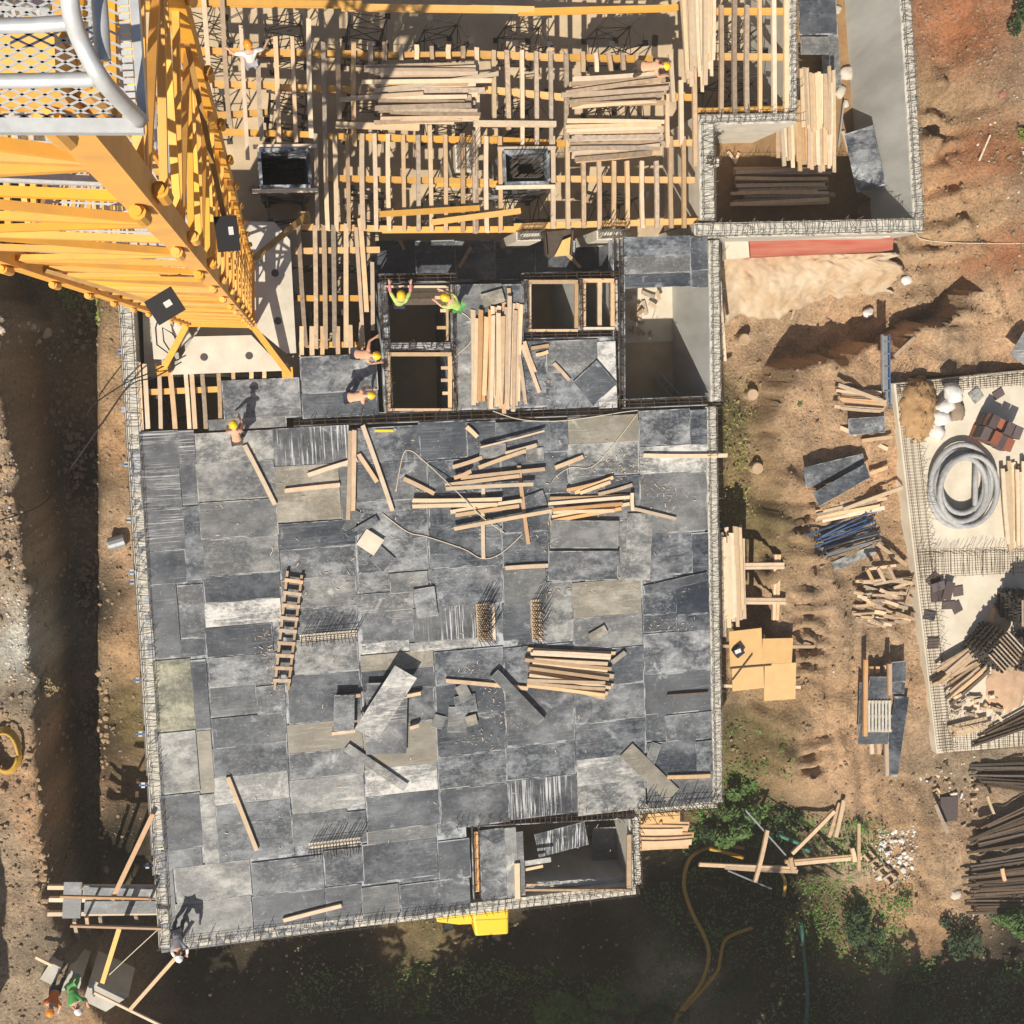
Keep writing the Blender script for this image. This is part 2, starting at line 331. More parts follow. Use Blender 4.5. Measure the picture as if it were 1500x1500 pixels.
def ground_fn(X, Y, PX, PY):
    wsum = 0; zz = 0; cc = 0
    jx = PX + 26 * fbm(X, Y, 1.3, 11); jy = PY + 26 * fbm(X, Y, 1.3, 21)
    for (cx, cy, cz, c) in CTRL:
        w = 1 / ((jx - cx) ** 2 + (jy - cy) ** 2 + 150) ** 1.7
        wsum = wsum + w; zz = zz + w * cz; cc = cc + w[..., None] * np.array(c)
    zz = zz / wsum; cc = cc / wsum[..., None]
    # the cut bank of the trench left of the building
    ex = np.interp(PY, [300, 420, 470, 520, 600, 760, 900, 1100, 1300, 1420, 1500], [-40, -20, 40, 20, 30, 62, 66, 80, 96, 150, 190]) + 24 * fbm(X, Y, .9, 5)
    inl = (PX < 420) & (PY > 250)
    t = sstep(-10, 14, PX - ex)
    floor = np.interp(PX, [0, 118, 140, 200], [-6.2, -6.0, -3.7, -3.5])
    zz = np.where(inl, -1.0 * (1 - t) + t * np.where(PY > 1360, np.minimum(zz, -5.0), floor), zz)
    # scarp east of the building: digging ground stands above the low strip beside the wall
    sx = np.interp(PY, [440, 470, 520, 600, 760, 900, 1060, 1200], [1300, 1180, 1148, 1130, 1120, 1122, 1118, 1136]) + 44 * fbm(X, Y, .9, 8)
    sy = np.interp(PX, [1100, 1150, 1200, 1290, 1380, 1430], [620, 540, 530, 508, 455, 430]) + 56 * fbm(X, Y, .9, 9)
    up = sstep(-4, 3, PX - sx) * sstep(-3, 3, PY - sy)
    rg = (PX > 1050) & (PX < 1420) & (PY > 380) & (PY < 1130)
    low = np.interp(PY, [380, 420, 470, 550, 660], [-3.1, -3.4, -4.0, -4.0, -3.25])
    zz = np.where(rg, low * (1 - up) + up * np.maximum(zz, -2.15), zz)
    zz = zz + .45 * fbm(X, Y, 1.8, 31) + .34 * fbm(X, Y, .6, 41, 3) + .12 * fbm(X, Y, .25, 51, 2)
    # bucket-tooth ridges left by the digger
    rid = np.exp(-(((PX - 1172 - 60 * fbm(X, Y, 2.5, 63)) / 26) ** 2)) * (((PY > 620) & (PY < 1130)) * 1.0)
    zz = zz + .26 * rid * np.sin(Y * 11 + 11 * fbm(X, Y, 1.1, 61) + 1.2 * X) * np.clip(fbm(X, Y, 1.3, 66) * 4 + .45, 0, 1)
    rid2 = np.exp(-(((PX - 1372) / 34) ** 2)) * (((PY > 120) & (PY < 480)) * 1.0)
    zz = zz + .30 * rid2 * np.sin(Y * 8 + 9 * fbm(X, Y, 1.1, 71)) * np.clip(fbm(X, Y, 1.4, 73) * 4 + .6, 0, 1)
    zz = zz + .35 * np.exp(-(((PX - (1380 + (PY - 300) * .42)) / 10) ** 2)) * ((PY > 60) & (PY < 480)) * (fbm(X, Y, 1.0, 77) + .3)
    bank = np.interp(PY, [0, 100, 300, 480], [1362, 1378, 1402, 1478]) + 30 * fbm(X, Y, 1.0, 83)
    zz = np.where((PX > 1320) & (PY < 500), zz + .55 * sstep(-6, 6, PX - bank), zz)
    # heaped spoil in the yard
    for (hx_, hy_, hr, hh) in ((1140, 700, 22, .5), (1125, 760, 18, .45), (1150, 560, 26, .35), (1230, 560, 26, .3), (1165, 800, 20, .3), (1310, 470, 24, .4), (1360, 445, 26, .5), (1130, 1050, 20, .35), (1350, 130, 16, .5), (1345, 215, 15, .45), (1140, 1100, 20, .4)):
        zz = zz + hh * np.exp(-(((PX - hx_) / hr) ** 2 + ((PY - hy_) / (hr * .8)) ** 2)) * (1 + 1.2 * fbm(X, Y, .6, 88))
    zz = zz - 1.15 * np.exp(-((PX - 1120) / 88) ** 2 - ((PY - 1318) / 66) ** 2)
    # wheel ruts running down the yard
    for off in (0, 34):
        rut = np.interp(PY, [500, 620, 760, 900, 1050, 1200, 1300], [1200, 1196, 1180, 1206, 1200, 1232, 1330]) + off + 8 * fbm(X, Y, 1.5, 120)
        zz = zz - (.13 + .05 * np.sin(Y * 26)) * np.exp(-((PX - rut) / 7) ** 2) * ((PY > 540) & (PY < 1300)) * np.clip(fbm(X, Y, 2.2, 123) * 3 + .7, 0, 1) + .06 * np.exp(-((PX - rut - 12) / 5) ** 2) * ((PY > 540) & (PY < 1300))
    # under the building
    bx0, by0 = at(196, 700, 0).x, at(600, 1345, 0).y
    x1 = at(1048, 900, 0).x; xp = at(1335, 150, 0).x; yp = at(1200, 335, 0).y
    inb = ((X > bx0) & (X < x1) & (Y > by0 + .6) & (Y < 16)) | ((X > bx0) & (X < xp) & (Y > yp) & (Y < 16))
    zz = np.where(inb, -5.6, zz)
    nb = at(1340, 800, -2); inn = (X > nb.x - 3) & (Y < at(1400, 552, -2).y) & (Y > at(1430, 1090, -2).y)
    zz = np.where(inn & (PX > np.interp(PY, [562, 1104], [1316, 1376])), -2.6, np.where(inn & (PX > 1290), np.minimum(zz, -1.95), zz))
    m = fbm(X, Y, .6, 91)[..., None]; m2 = fbm(X, Y, .16, 95, 2)[..., None]
    m3 = fbm(X, Y, 2.4, 99, 5)[..., None]; cc = np.clip(cc * (1 + .6 * m + .4 * m2 + .7 * m3) * (1 + np.array([0, -.12, -.2]) * m3 * 2), .008, 1)
    return zz, cc
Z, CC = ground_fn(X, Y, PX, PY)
def ground_z(x, y):
    i = min(max(int(np.searchsorted(gx, x)) - 1, 0), len(gx) - 2); j = min(max(int(np.searchsorted(gy, y)) - 1, 0), len(gy) - 2)
    u = (x - gx[i]) / (gx[i + 1] - gx[i]); v = (y - gy[j]) / (gy[j + 1] - gy[j])
    return float((Z[j, i] * (1 - u) + Z[j, i + 1] * u) * (1 - v) + (Z[j + 1, i] * (1 - u) + Z[j + 1, i + 1] * u) * v)
def gat(px, py, dz=0.0):
    "point on the ground seen at a photo pixel"
    z = -3.0
    for _ in range(4):
        p = at(px, py, z); z = .5 * z + .5 * ground_z(p.x, p.y)
    p = at(px, py, z); p.z = z + dz; return p
ny, nx = X.shape
me = bpy.data.meshes.new('ground')
vv = np.stack([X, Y, Z], -1).reshape(-1, 3)
idx = np.arange(nx * ny).reshape(ny, nx)
ff = np.stack([idx[:-1, :-1], idx[:-1, 1:], idx[1:, 1:], idx[1:, :-1]], -1).reshape(-1, 4)
me.vertices.add(len(vv)); me.vertices.foreach_set('co', vv.ravel()); me.loops.add(ff.size); me.loops.foreach_set('vertex_index', ff.ravel())
me.polygons.add(len(ff)); me.polygons.foreach_set('loop_start', np.arange(0, ff.size, 4)); me.polygons.foreach_set('loop_total', np.full(len(ff), 4))
me.update(calc_edges=True)
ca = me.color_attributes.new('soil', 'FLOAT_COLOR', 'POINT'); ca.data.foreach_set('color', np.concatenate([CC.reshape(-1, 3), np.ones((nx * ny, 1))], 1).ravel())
m = bpy.data.materials.new('soil'); m.use_nodes = True; nt = m.node_tree; N = nt.nodes; L = nt.links; b = N['Principled BSDF']
b.inputs['Roughness'].default_value = .95; b.inputs['Specular IOR Level'].default_value = .1
vc = N.new('ShaderNodeVertexColor'); vc.layer_name = 'soil'; g = N.new('ShaderNodeNewGeometry')
n1 = N.new('ShaderNodeTexNoise'); n1.inputs['Scale'].default_value = 11; n1.inputs['Detail'].default_value = 9; n1.inputs['Roughness'].default_value = .72; L.new(g.outputs['Position'], n1.inputs[0])
mr = N.new('ShaderNodeMapRange'); mr.inputs[1].default_value = .3; mr.inputs[2].default_value = .72; mr.inputs[3].default_value = .5; mr.inputs[4].default_value = 1.42; L.new(n1.outputs[0], mr.inputs[0])
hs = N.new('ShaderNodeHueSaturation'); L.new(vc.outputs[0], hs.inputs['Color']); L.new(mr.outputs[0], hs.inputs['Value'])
v1 = N.new('ShaderNodeTexVoronoi'); v1.inputs['Scale'].default_value = 9; L.new(g.outputs['Position'], v1.inputs[0])
mr2 = N.new('ShaderNodeMapRange'); mr2.inputs[1].default_value = .08; mr2.inputs[2].default_value = .14; mr2.inputs[3].default_value = .5; mr2.inputs[4].default_value = 0; L.new(v1.outputs[0], mr2.inputs[0])
n2 = N.new('ShaderNodeTexNoise'); n2.inputs['Scale'].default_value = .9; L.new(g.outputs['Position'], n2.inputs[0])
mm = N.new('ShaderNodeMapRange'); mm.inputs[1].default_value = .5; mm.inputs[2].default_value = .65; L.new(n2.outputs[0], mm.inputs[0])
mq = N.new('ShaderNodeMath'); mq.operation = 'MULTIPLY'; L.new(mr2.outputs[0], mq.inputs[0]); L.new(mm.outputs[0], mq.inputs[1])
mx = N.new('ShaderNodeMix'); mx.data_type = 'RGBA'; L.new(mq.outputs[0], mx.inputs[0]); L.new(hs.outputs[0], mx.inputs[6]); mx.inputs[7].default_value = (.55, .46, .34, 1)
L.new(mx.outputs[2], b.inputs['Base Color'])
bp = N.new('ShaderNodeBump'); bp.inputs['Strength'].default_value = .9; bp.inputs['Distance'].default_value = .12; L.new(n1.outputs[0], bp.inputs['Height']); L.new(bp.outputs[0], b.inputs['Normal'])
MATS['soil'] = m; me.materials.append(m)
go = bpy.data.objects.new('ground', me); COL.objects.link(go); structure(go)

# ------------------------------------------------------------------ basement floor and concrete walls
XL = at(192, 700).x
def rect(px0, py0, px1, py1, z=0.0):
    "axis-aligned plan rectangle of a pixel box at height z"
    xm, ym = (px0 + px1) / 2, (py0 + py1) / 2
    return at(px0, ym, z).x, at(px1, ym, z).x, at(xm, py1, z).y, at(xm, py0, z).y
b = MB(); x1 = at(1048, 900).x; xp = at(1335, 150).x; yp = at(1200, 335).y; yb = at(600, 1345).y
b.box(((XL + x1) / 2, (yb + 16) / 2 + .2, FLOOR - .15), (x1 - XL, 16 - yb - .4, .3))
b.box(((x1 + xp) / 2, (yp + 16) / 2, FLOOR - .15), (xp - x1 - .002, 16 - yp, .3))
structure(b.build('basement_floor', 'concrete_floor'))

def wall(p0, p1, t, label, z0=-5.5, z1=0.0, mt='concrete', cage=.5, sp=.2, bar=.011, top='concrete_pale', rows=2, net=True, px=True, cm='rebar', lean=0.06):
    a = at(*p0, z1) if px else V(p0, z1); c = at(*p1, z1) if px else V(p1, z1)
    root = empty('concrete_wall', V((a + c) / 2, z0), label, 'wall')
    k = MB(); k.bar(V(a, (z0 + z1 - .06) / 2), V(c, (z0 + z1 - .06) / 2), t, z1 - .06 - z0); child_of(k.build('wall_body', mt), root)
    d = (c - a).normalized(); nn = Vector((-d.y, d.x, 0)); l = (c - a).length
    # rough joint surface left for the next pour
    k = MB(); n = max(2, int(l / .16)); vs = []; fs = []
    for i in range(n + 1):
        for j in range(4):
            p = a + d * (l * i / n) + nn * (t * .98 * (j / 3 - .5)); vs.append((p.x, p.y, z1 - .03 + R.uniform(-.025, .03)))
    vs += [(x, y, z1 - .1) for (x, y, z) in vs]
    m4 = 4 * (n + 1)
    for i in range(n):
        for j in range(3):
            q = i * 4 + j; fs.append((q, q + 1, q + 5, q + 4) if False else (q + 4, q + 5, q + 1, q))
        q = i * 4; fs.append((q, q + m4, q + 4 + m4, q + 4)); q = i * 4 + 3; fs.append((q + 4, q + 4 + m4, q + m4, q))
    k.add(vs, fs); child_of(k.build('rough_top', top), root)
    if cage:
        k = MB(); nb = int(l / sp)
        offs = [(-1 if rows == 2 else 0), 1][:rows] if rows == 2 else [0]
        for i in range(nb + 1):
            s = l * (i + .5 * R.random() * .4) / max(nb, 1)
            tops = []
            for o in offs:
                p = a + d * s + nn * (o * (t / 2 - .05)); h = cage * R.choice([.5, .8, 1, 1, 1.1, 1.35]) * R.uniform(.8, 1.1)
                q = p + Vector((R.gauss(0, lean), R.gauss(0, lean), h)); k.tube([V(p, z1 - .1), q], bar, 4, False); tops.append((p, q))
            if len(tops) == 2 and net:
                for fz in (.3, .75):
                    k.tube([tops[0][0].lerp(tops[0][1], fz), tops[1][0].lerp(tops[1][1], fz + R.uniform(-.12, .12))], bar * .8, 4, False)
        if net:
            for o in offs:
                for hz in (.12, .3):
                    pts = [a + d * (l * i / 12) + nn * (o * (t / 2 - .05)) + Vector((0, 0, hz * cage / .5 + R.uniform(-.02, .02))) for i in range(13)]
                    k.tube(pts, bar * .8, 4, False)
        child_of(k.build('reinforcement', cm, kind='stuff'), root)
    return root
wall((181, 395), (243, 1388), .40, 'long concrete wall along the left edge of the deck beside the trench', cage=.26, sp=.22, bar=.009, mt='concrete', cm='rebar_pale')
wall((246, 1384), (932, 1303), .34, 'low concrete wall closing the deck above the yellow machine', cage=.32, sp=.22, bar=.009, cm='rebar_pale')
wall((929, 1198), (933, 1296), .34, 'short concrete wall at the right side of the open stair pit', cage=.4)
wall((932, 1186), (1052, 1177), .28, 'short concrete wall at the lower right corner of the deck', cage=.75, sp=.14)
wall((1042, 596), (1052, 1176), .34, 'long concrete wall along the right edge of the panelled deck', cage=.28, sp=.18, bar=.008, cm='rebar_pale')
wall((1046, 352), (1049, 588), .34, 'concrete wall right of the bare open pit above the deck', cage=.28, sp=.18, bar=.008, cm='rebar_pale', mt='concrete_smooth')
wall((1018, 338), (1352, 330), .44, 'wide concrete wall above the red painted strip', cage=.34, sp=.17, bar=.009, cm='rebar_pale')
wall((1323, -60), (1346, 318), .36, 'tall grey concrete wall on the right of the timber storage pit', cage=.28, sp=.16, bar=.009, cm='rebar_pale', mt='concrete_smooth', z0=FLOOR)
wall((1035, 182), (1037, 322), .46, 'concrete wall left of the timber storage pit', cage=.3, sp=.17, bar=.009, cm='rebar_pale', mt='concrete_white')
wall((1024, 175), (1168, 172), .30, 'white concrete wall at the head of the storage pit', cage=.3, sp=.16, bar=.009, cm='rebar_pale', mt='concrete_white')
wall((1161, -60), (1162, 161), .26, 'concrete wall right of the narrow joist bay', cage=.28, sp=.17, bar=.009, cm='rebar_pale')
wall((1034, 236), (1054, 236), .28, 'stubby concrete pier jutting into the storage pit', cage=.35, sp=.12, px=True)
wall((1058, 344), (1305, 341), .26, 'pale wall strip directly above the red painted face', z1=-.9, z0=-4.5, cage=0, mt='concrete_white', top='concrete_white')

# red painted face with its footing
rt = empty('painted_retaining_wall', at(1200, 358, -3), 'low retaining wall with a red painted top beside the corner of the building', 'wall')
k = MB(); p = [at(1098, 352, -1.5), at(1309, 344, -1.5), at(1308, 366, -1.5), at(1100, 376, -1.5)]; k.prism(p, -3.6, -1.5); child_of(k.build('painted_face', 'red_paint'), rt)
k = MB(); p = [at(1062, 354, -1.52), at(1096, 352, -1.52), at(1098, 377, -1.52), at(1064, 380, -1.52)]; k.prism(p, -3.6, -1.52); child_of(k.build('bare_end', 'slab_cream'), rt)
n, n2 = 90, 34; vs = []; fs = []
uu, ww = np.meshgrid(np.linspace(0, 6, n), np.linspace(0, 2.2, n2), indexing='ij'); NZ = fbm(uu, ww, .5, 7, 5); N3 = fbm(uu, ww, .12, 17, 2); ND = fbm(uu, ww * 0, .7, 27, 4)
for i in range(n):
    for j in range(n2):
        u = i / (n - 1); v = j / (n2 - 1); nz = float(NZ[i, j]); n3 = float(N3[i, j])
        dep = 96 - 40 * u + 34 * float(ND[i, j]); p = at(1052 + u * (262 + 44 * float(ND[(j * 2) % n, 0])), 378 - 8 * u + v * dep, -2.25 - 1.0 * v ** 1.6 + .35 * nz + .10 * n3 - (.4 if j == n2 - 1 or i in (0, n - 1) else 0)); vs.append(p)
for i in range(n - 1):
    for j in range(n2 - 1): q = i * n2 + j; fs.append((q, q + 1, q + n2 + 1, q + n2))
k = MB(); k.add(vs, fs); structure(k.build('spilled_concrete_apron', 'concrete_rough', smooth=True))

# storage pit: grey deck panels on its floor and loose rubble
def deck_panel(parent, px0, py0, px1, py1, tone, z=0.0, th=.021, gap=.006):
    x0, x1_, y0, y1 = rect(px0, py0, px1, py1, z)
    o = bpy.data.objects.new('plywood_panel', unit_box(PLY[tone])); COL.objects.link(o)
    o.location = ((x0 + x1_) / 2, (y0 + y1) / 2, z - th / 2); o.scale = (abs(x1_ - x0) - gap, abs(y1 - y0) - gap, th)
    child_of(o, parent); return o
def quad_panel(name, pts, z, tone, label=None, cat='plywood sheet', group=None, th=.021, parent=None, tilt=None):
    "loose sheet from the pixel positions of its corners; the sheet is squared up to a true rectangle"
    P = [at(*p, z if tilt is None else z + tilt[i]) for i, p in enumerate(pts)]
    c = sum(P, Vector()) / 4; ex = ((P[1] - P[0]) + (P[2] - P[3])) / 2; ey = ((P[3] - P[0]) + (P[2] - P[1])) / 2
    x = ex.normalized(); y = (ey - x * ey.dot(x)).normalized(); zz = x.cross(y)
    if zz.z < 0: y = -y; zz = -zz
    o = bpy.data.objects.new(name, unit_box(PLY.get(tone, tone))); COL.objects.link(o)
    o.matrix_world = Matrix.Translation(c) @ Matrix((x, y, zz)).transposed().to_4x4() @ Matrix.Diagonal((ex.length, abs(ey.dot(y)), th, 1))
    if parent is not None: child_of(o, parent)
    if label: tag(o, label, cat, group)
    return o
k = MB(); k.prism([at(1160, -60, FLOOR).xy, at(1330, -60, FLOOR).xy, at(1345, 325, FLOOR).xy, at(1050, 328, FLOOR).xy, at(1050, 200, FLOOR).xy, at(1162, 190, FLOOR).xy], FLOOR - .1, FLOOR + .02)
mat('earth_floor', (.33, .20, .095), .95, 0, .02, .8, 2.5, (.20, .12, .06), .5); structure(k.build('pit_earth_floor', 'earth_floor'))
# ------------------------------------------------------------------ panelled deck
def deck_base(name, rects, mt='film_dark', z=-.03, th=.12):
    k = MB()
    for i, r_ in enumerate(rects):
        x0, x1_, y0, y1 = rect(*r_); k.box(((x0 + x1_) / 2, (y0 + y1) / 2, z - th / 2 - .002 * i), (x1_ - x0, y1 - y0, th))
    return structure(k.build(name, mt))
deck = deck_base('formwork_deck', [(212, 634, 1036, 1192), (226, 1186, 686, 1368)])
PANELS = """205 631 263 690 H;206 690 265 746 H;212 746 270 806 H;216 806 273 856 D;222 856 262 964 M;262 856 300 962 M;227 966 283 1071 O;283 966 305 1070 D;232 1072 290 1162 G;291 1070 312 1162 B;236 1163 296 1271 D;296 1163 318 1266 G;244 1272 257 1375 G;257 1265 368 1318 G;258 1318 370 1372 G
263 630 288 740 H;270 741 297 850 D
286 632 401 676 G;288 676 403 732 G;292 733 407 787 G;297 787 409 841 G;298 841 411 880 D;300 880 412 915 W;301 916 400 960 D;305 960 410 1003 M;308 1004 418 1048 M;310 1048 420 1092 D;312 1091 422 1134 D;313 1134 423 1175 W;316 1175 426 1203 D;318 1203 430 1258 D
400 625 513 680 S;402 681 498 763 B;499 681 522 763 G;406 764 522 802 D;411 802 521 847 M;412 847 523 890 G;416 890 524 926 M;430 934 525 985 G;421 985 529 1057 D;421 1057 531 1099 B;424 1099 533 1138 M;426 1138 534 1188 W;428 1188 537 1236 M;369 1258 474 1307 D;370 1307 477 1356 D;476 1243 531 1296 D;477 1297 585 1346 M;531 1231 641 1289 D
514 625 616 676 D;522 676 627 732 M;524 732 627 790 M;524 790 627 838 M;525 838 570 866 M;571 838 627 868 G;522 868 606 894 G;530 894 606 940 M;530 940 600 956 W;528 956 635 980 B;529 980 637 1010 D;532 1010 637 1060 M;533 1060 640 1122 B;535 1122 641 1162 W;537 1162 645 1213 D;537 1213 641 1232 G;586 1290 689 1338 D;642 1230 689 1288 D
614 617 727 672 D;628 672 734 722 D;628 722 735 772 D;628 772 735 830 D;634 830 736 886 D;606 888 697 938 S;600 938 700 951 W;637 951 738 1000 D;638 1000 739 1047 D;639 1047 740 1104 D;641 1104 742 1152 D;645 1152 746 1210 M
727 617 832 662 D;734 662 832 725 D;735 725 804 780 D;736 780 804 830 D;737 830 800 884 G;736 884 777 938 D;778 852 839 938 G;738 945 840 1000 D;740 1000 841 1090 M;741 1090 843 1139 D;746 1139 846 1196 S
832 609 935 648 B;833 648 936 697 G;835 697 937 726 G;836 726 937 762 G;806 762 906 806 G;806 806 907 850 G;907 760 940 850 G;839 850 939 902 B;840 902 941 949 G;841 950 943 1003 D;841 1003 945 1056 M;843 1056 946 1108 D;845 1108 946 1147 W;846 1147 946 1190 G
936 600 1036 652 M;937 652 1036 692 W;938 692 1036 780 G;942 780 1038 842 D;941 842 1039 900 D;942 900 1040 925 D;943 925 1041 985 M;944 985 1042 1045 M;946 1045 1043 1085 M;948 1085 1044 1134 D;948 1134 1045 1180 G"""
i = 0
for line in PANELS.split('\n'):
    for s in line.split(';'):
        a = s.split(); q = [float(v) for v in a[:4]]
        zz = .002 + .0035 * (i % 5) + R.uniform(0, .001); i += 1; w_, h_ = q[2] - q[0], q[3] - q[1]
        near = dict(D='DDDM', M='MMDG', G='GMGB', B='BBG', W='WWG', S='S', H='H', O='O')[a[4]]
        if max(w_, h_) > 90 and R.random() < .13:          # cut sheets
            f = R.choice([.3, .5, .62, .75])
            cuts = ((q[0], q[1], q[0] + w_ * f, q[3]), (q[0] + w_ * f, q[1], q[2], q[3])) if w_ > h_ else ((q[0], q[1], q[2], q[1] + h_ * f), (q[0], q[1] + h_ * f, q[2], q[3]))
            deck_panel(deck, *cuts[0], a[4], z=zz); deck_panel(deck, *cuts[1], R.choice(near), z=zz + .0012)
        else: deck_panel(deck, *q, a[4], z=zz)

# panels on the left, round the crane foot
fl = deck_base('crane_side_deck', [(326, 557, 441, 612), (441, 522, 553, 610)])
for q in ('326 555 440 614 M', '441 520 553 574 M', '442 574 553 611 D', '305 612 420 628 G'):
    a = q.split(); deck_panel(fl, *[float(v) for v in a[:4]], a[4], z=.004 + R.uniform(0, .004))
# lift core panels
cd = deck_base('core_deck', [(672, 418, 765, 600), (765, 497, 902, 598)])
for q in ('668 416 735 470 G', '735 416 766 500 M', '668 470 720 600 G', '720 500 800 598 M', '800 498 876 545 G', '876 500 903 598 W', '800 545 876 598 D'):
    a = q.split(); deck_panel(cd, *[float(v) for v in a[:4]], a[4], z=.004 + R.uniform(0, .006))
pd = deck_base('pit_head_deck', [(916, 350, 1036, 420)])
for q in ('914 346 1012 374 D', '914 374 1012 400 G', '914 400 1012 421 D', '1013 346 1037 396 D', '1013 396 1037 421 M'):
    a = q.split(); deck_panel(pd, *[float(v) for v in a[:4]], a[4], z=.004 + R.uniform(0, .006))
sd2 = deck_base('stair_side_deck', [(704, 1218, 742, 1318), (742, 1222, 768, 1312)])
for q in ('704 1214 741 1318 M', '741 1212 758 1315 W', '758 1218 768 1312 G'):
    a = q.split(); deck_panel(sd2, *[float(v) for v in a[:4]], a[4], z=.004 + R.uniform(0, .006))

# sunken beam forms: dark troughs with reinforcement between the deck fields
def trough(p0, p1, w, label, depth=.5, bars=3, tie=.34, up=-.06):
    a, c = at(*p0), at(*p1); d = (c - a).normalized(); nn = Vector((-d.y, d.x, 0)); l = (c - a).length
    root = empty('beam_form', V((a + c) / 2, -depth), label, 'beam form')
    k = MB(); k.bar(V(a, -depth), V(c, -depth), w, .05); child_of(k.build('form_bottom', 'film_dark'), root)
    for s in (-1, 1):
        k = MB(); k.bar(V(a + nn * s * (w / 2 - .012), -depth / 2 - .03), V(c + nn * s * (w / 2 - .012), -depth / 2 - .03), .022, depth - .012); child_of(k.build('form_side', 'film_dark'), root)
    k = MB()
    for j in range(bars):
        for zz in (-depth + .1, up + .04):
            o = nn * ((j / (bars - 1) - .5) * w * .7); k.tube([V(a + o, zz), V(c + o, zz + R.uniform(-.02, .03))], .012, 4, False)
    n = int(l / tie)
    for i in range(n):
        p = a + d * (l * (i + .5) / n); o = nn * w * .36; j = R.uniform(-.03, .03)
        k.tube([V(p - o, -depth + .08), V(p - o + d * j, up + .07), V(p + o + d * j, up + .07), V(p + o, -depth + .08)], .009, 4, False)
        if R.random() < .7:
            for s in (-1, 1): k.tube([V(p + o * s, up), V(p + o * s + Vector((R.gauss(0, .05), R.gauss(0, .05), 0)), up + R.uniform(.15, .4))], .009, 4, False)
    child_of(k.build('reinforcement', 'rebar', kind='stuff'), root)
trough((430, 617), (905, 600), .32, 'dark beam form with reinforcement along the top of the panelled deck')
trough((912, 592), (1038, 587), .28, 'short beam form closing the front of the bare open pit')
trough((907, 342), (908, 596), .36, 'upright beam form with dense reinforcement left of the bare pit', tie=.26)
trough((650, 1206), (930, 1192), .36, 'dark beam form along the head of the open stair pit', tie=.16)
trough((697, 1212), (700, 1318), .26, 'narrow beam form with an orange board left of the stair pit', bars=2)
trough((556, 408), (668, 406), .26, 'beam form along the top of the upper dark shaft')
trough((768, 405), (905, 402), .22, 'beam form over the two window-like core openings')
trough((770, 491), (905, 488), .24, 'beam form under the two window-like core openings')
# shaft and core walls
wall((561, 414), (570, 604), .26, 'dark core wall left of the two square shafts', z0=FLOOR, cage=.35, sp=.2, bar=.009, mt='film_dark', top='film_mid', rows=2)
wall((566, 508), (660, 507), .22, 'dark core wall between the two square shafts', z0=FLOOR, cage=.25, sp=.2, mt='film_dark', top='film_mid')
wall((664, 416), (667, 602), .16, 'thin core wall right of the two square shafts', z0=FLOOR, cage=.2, sp=.3, mt='film_dark', top='film_mid')
wall((769, 412), (771, 486), .20, 'thin core wall left of the window-like openings', z0=FLOOR, cage=.35, sp=.2, bar=.009, mt='film_dark', top='film_mid')
wall((849, 410), (850, 484), .16, 'thin core wall between the window-like openings', z0=FLOOR, cage=.35, sp=.2, bar=.009, mt='concrete_smooth', top='film_mid')
wall((902, 410), (903, 484), .12, 'thin core wall right of the window-like openings', z0=FLOOR, cage=0, mt='concrete_smooth')
# timber frames round the openings
def frame(x0, y0, x1_, y1, label, z=.05, w=.11, sides='tblr', stubs=()):
    root = empty('timber_surround', at((x0 + x1_) / 2, (y0 + y1) / 2, z), label, 'timber frame')
    s = dict(t=((x0 - 2, y0), (x1_ + 2, y0)), b=((x0 - 2, y1), (x1_ + 2, y1)), l=((x0, y0 + 3), (x0, y1 - 3)), r=((x1_, y0 + 3), (x1_, y1 - 3)))
    for c in sides: board('frame_board', at(*s[c][0], z), at(*s[c][1], z), w if c in 'tr' else .07, .1, 'timber', parent=root)
    for (a, c, d) in stubs: board('stub_board', at(a, c, z - .05), at(a + d, c, z - .05), .09, .07, 'timber', parent=root)
    return root
frame(570, 519, 659, 600, 'pale timber frame round the lower dark shaft', stubs=((646, 539, 10), (646, 557, 10), (648, 576, 8)))
frame(566, 420, 655, 502, 'thin timber rim round the upper dark shaft', w=.06, sides='tr', stubs=((637, 436, 14), (645, 455, 10), (640, 480, 14)))
frame(776, 413, 844, 484, 'timber frame round the wide window-like core opening')
frame(856, 411, 897, 481, 'timber frame round the narrow window-like core opening')
board('crossbar', at(878, 414, -.03), at(878, 479, -.03), .12, .1, 'timber_pale', parent=bpy.data.objects[-1] if False else None).name = 'opening_strut'
tag(bpy.data.objects['opening_strut'], 'single pale strut standing across the narrow core opening', 'strut')
frame(771, 1219, 921, 1303, 'timber frame round the open stair pit', sides='rb', w=.14)
board('stair_edge_board', at(757, 1264, .05), at(758, 1317, .05), .16, .1, 'timber_pale'); tag(bpy.data.objects['stair_edge_board'], 'upright pale board at the left lip of the stair pit', 'board')
board('trough_board', at(696, 1218, -.3), at(698, 1306, -.3), .16, .05, 'timber_orange'); tag(bpy.data.objects['trough_board'], 'orange board lying inside the narrow beam form', 'board')
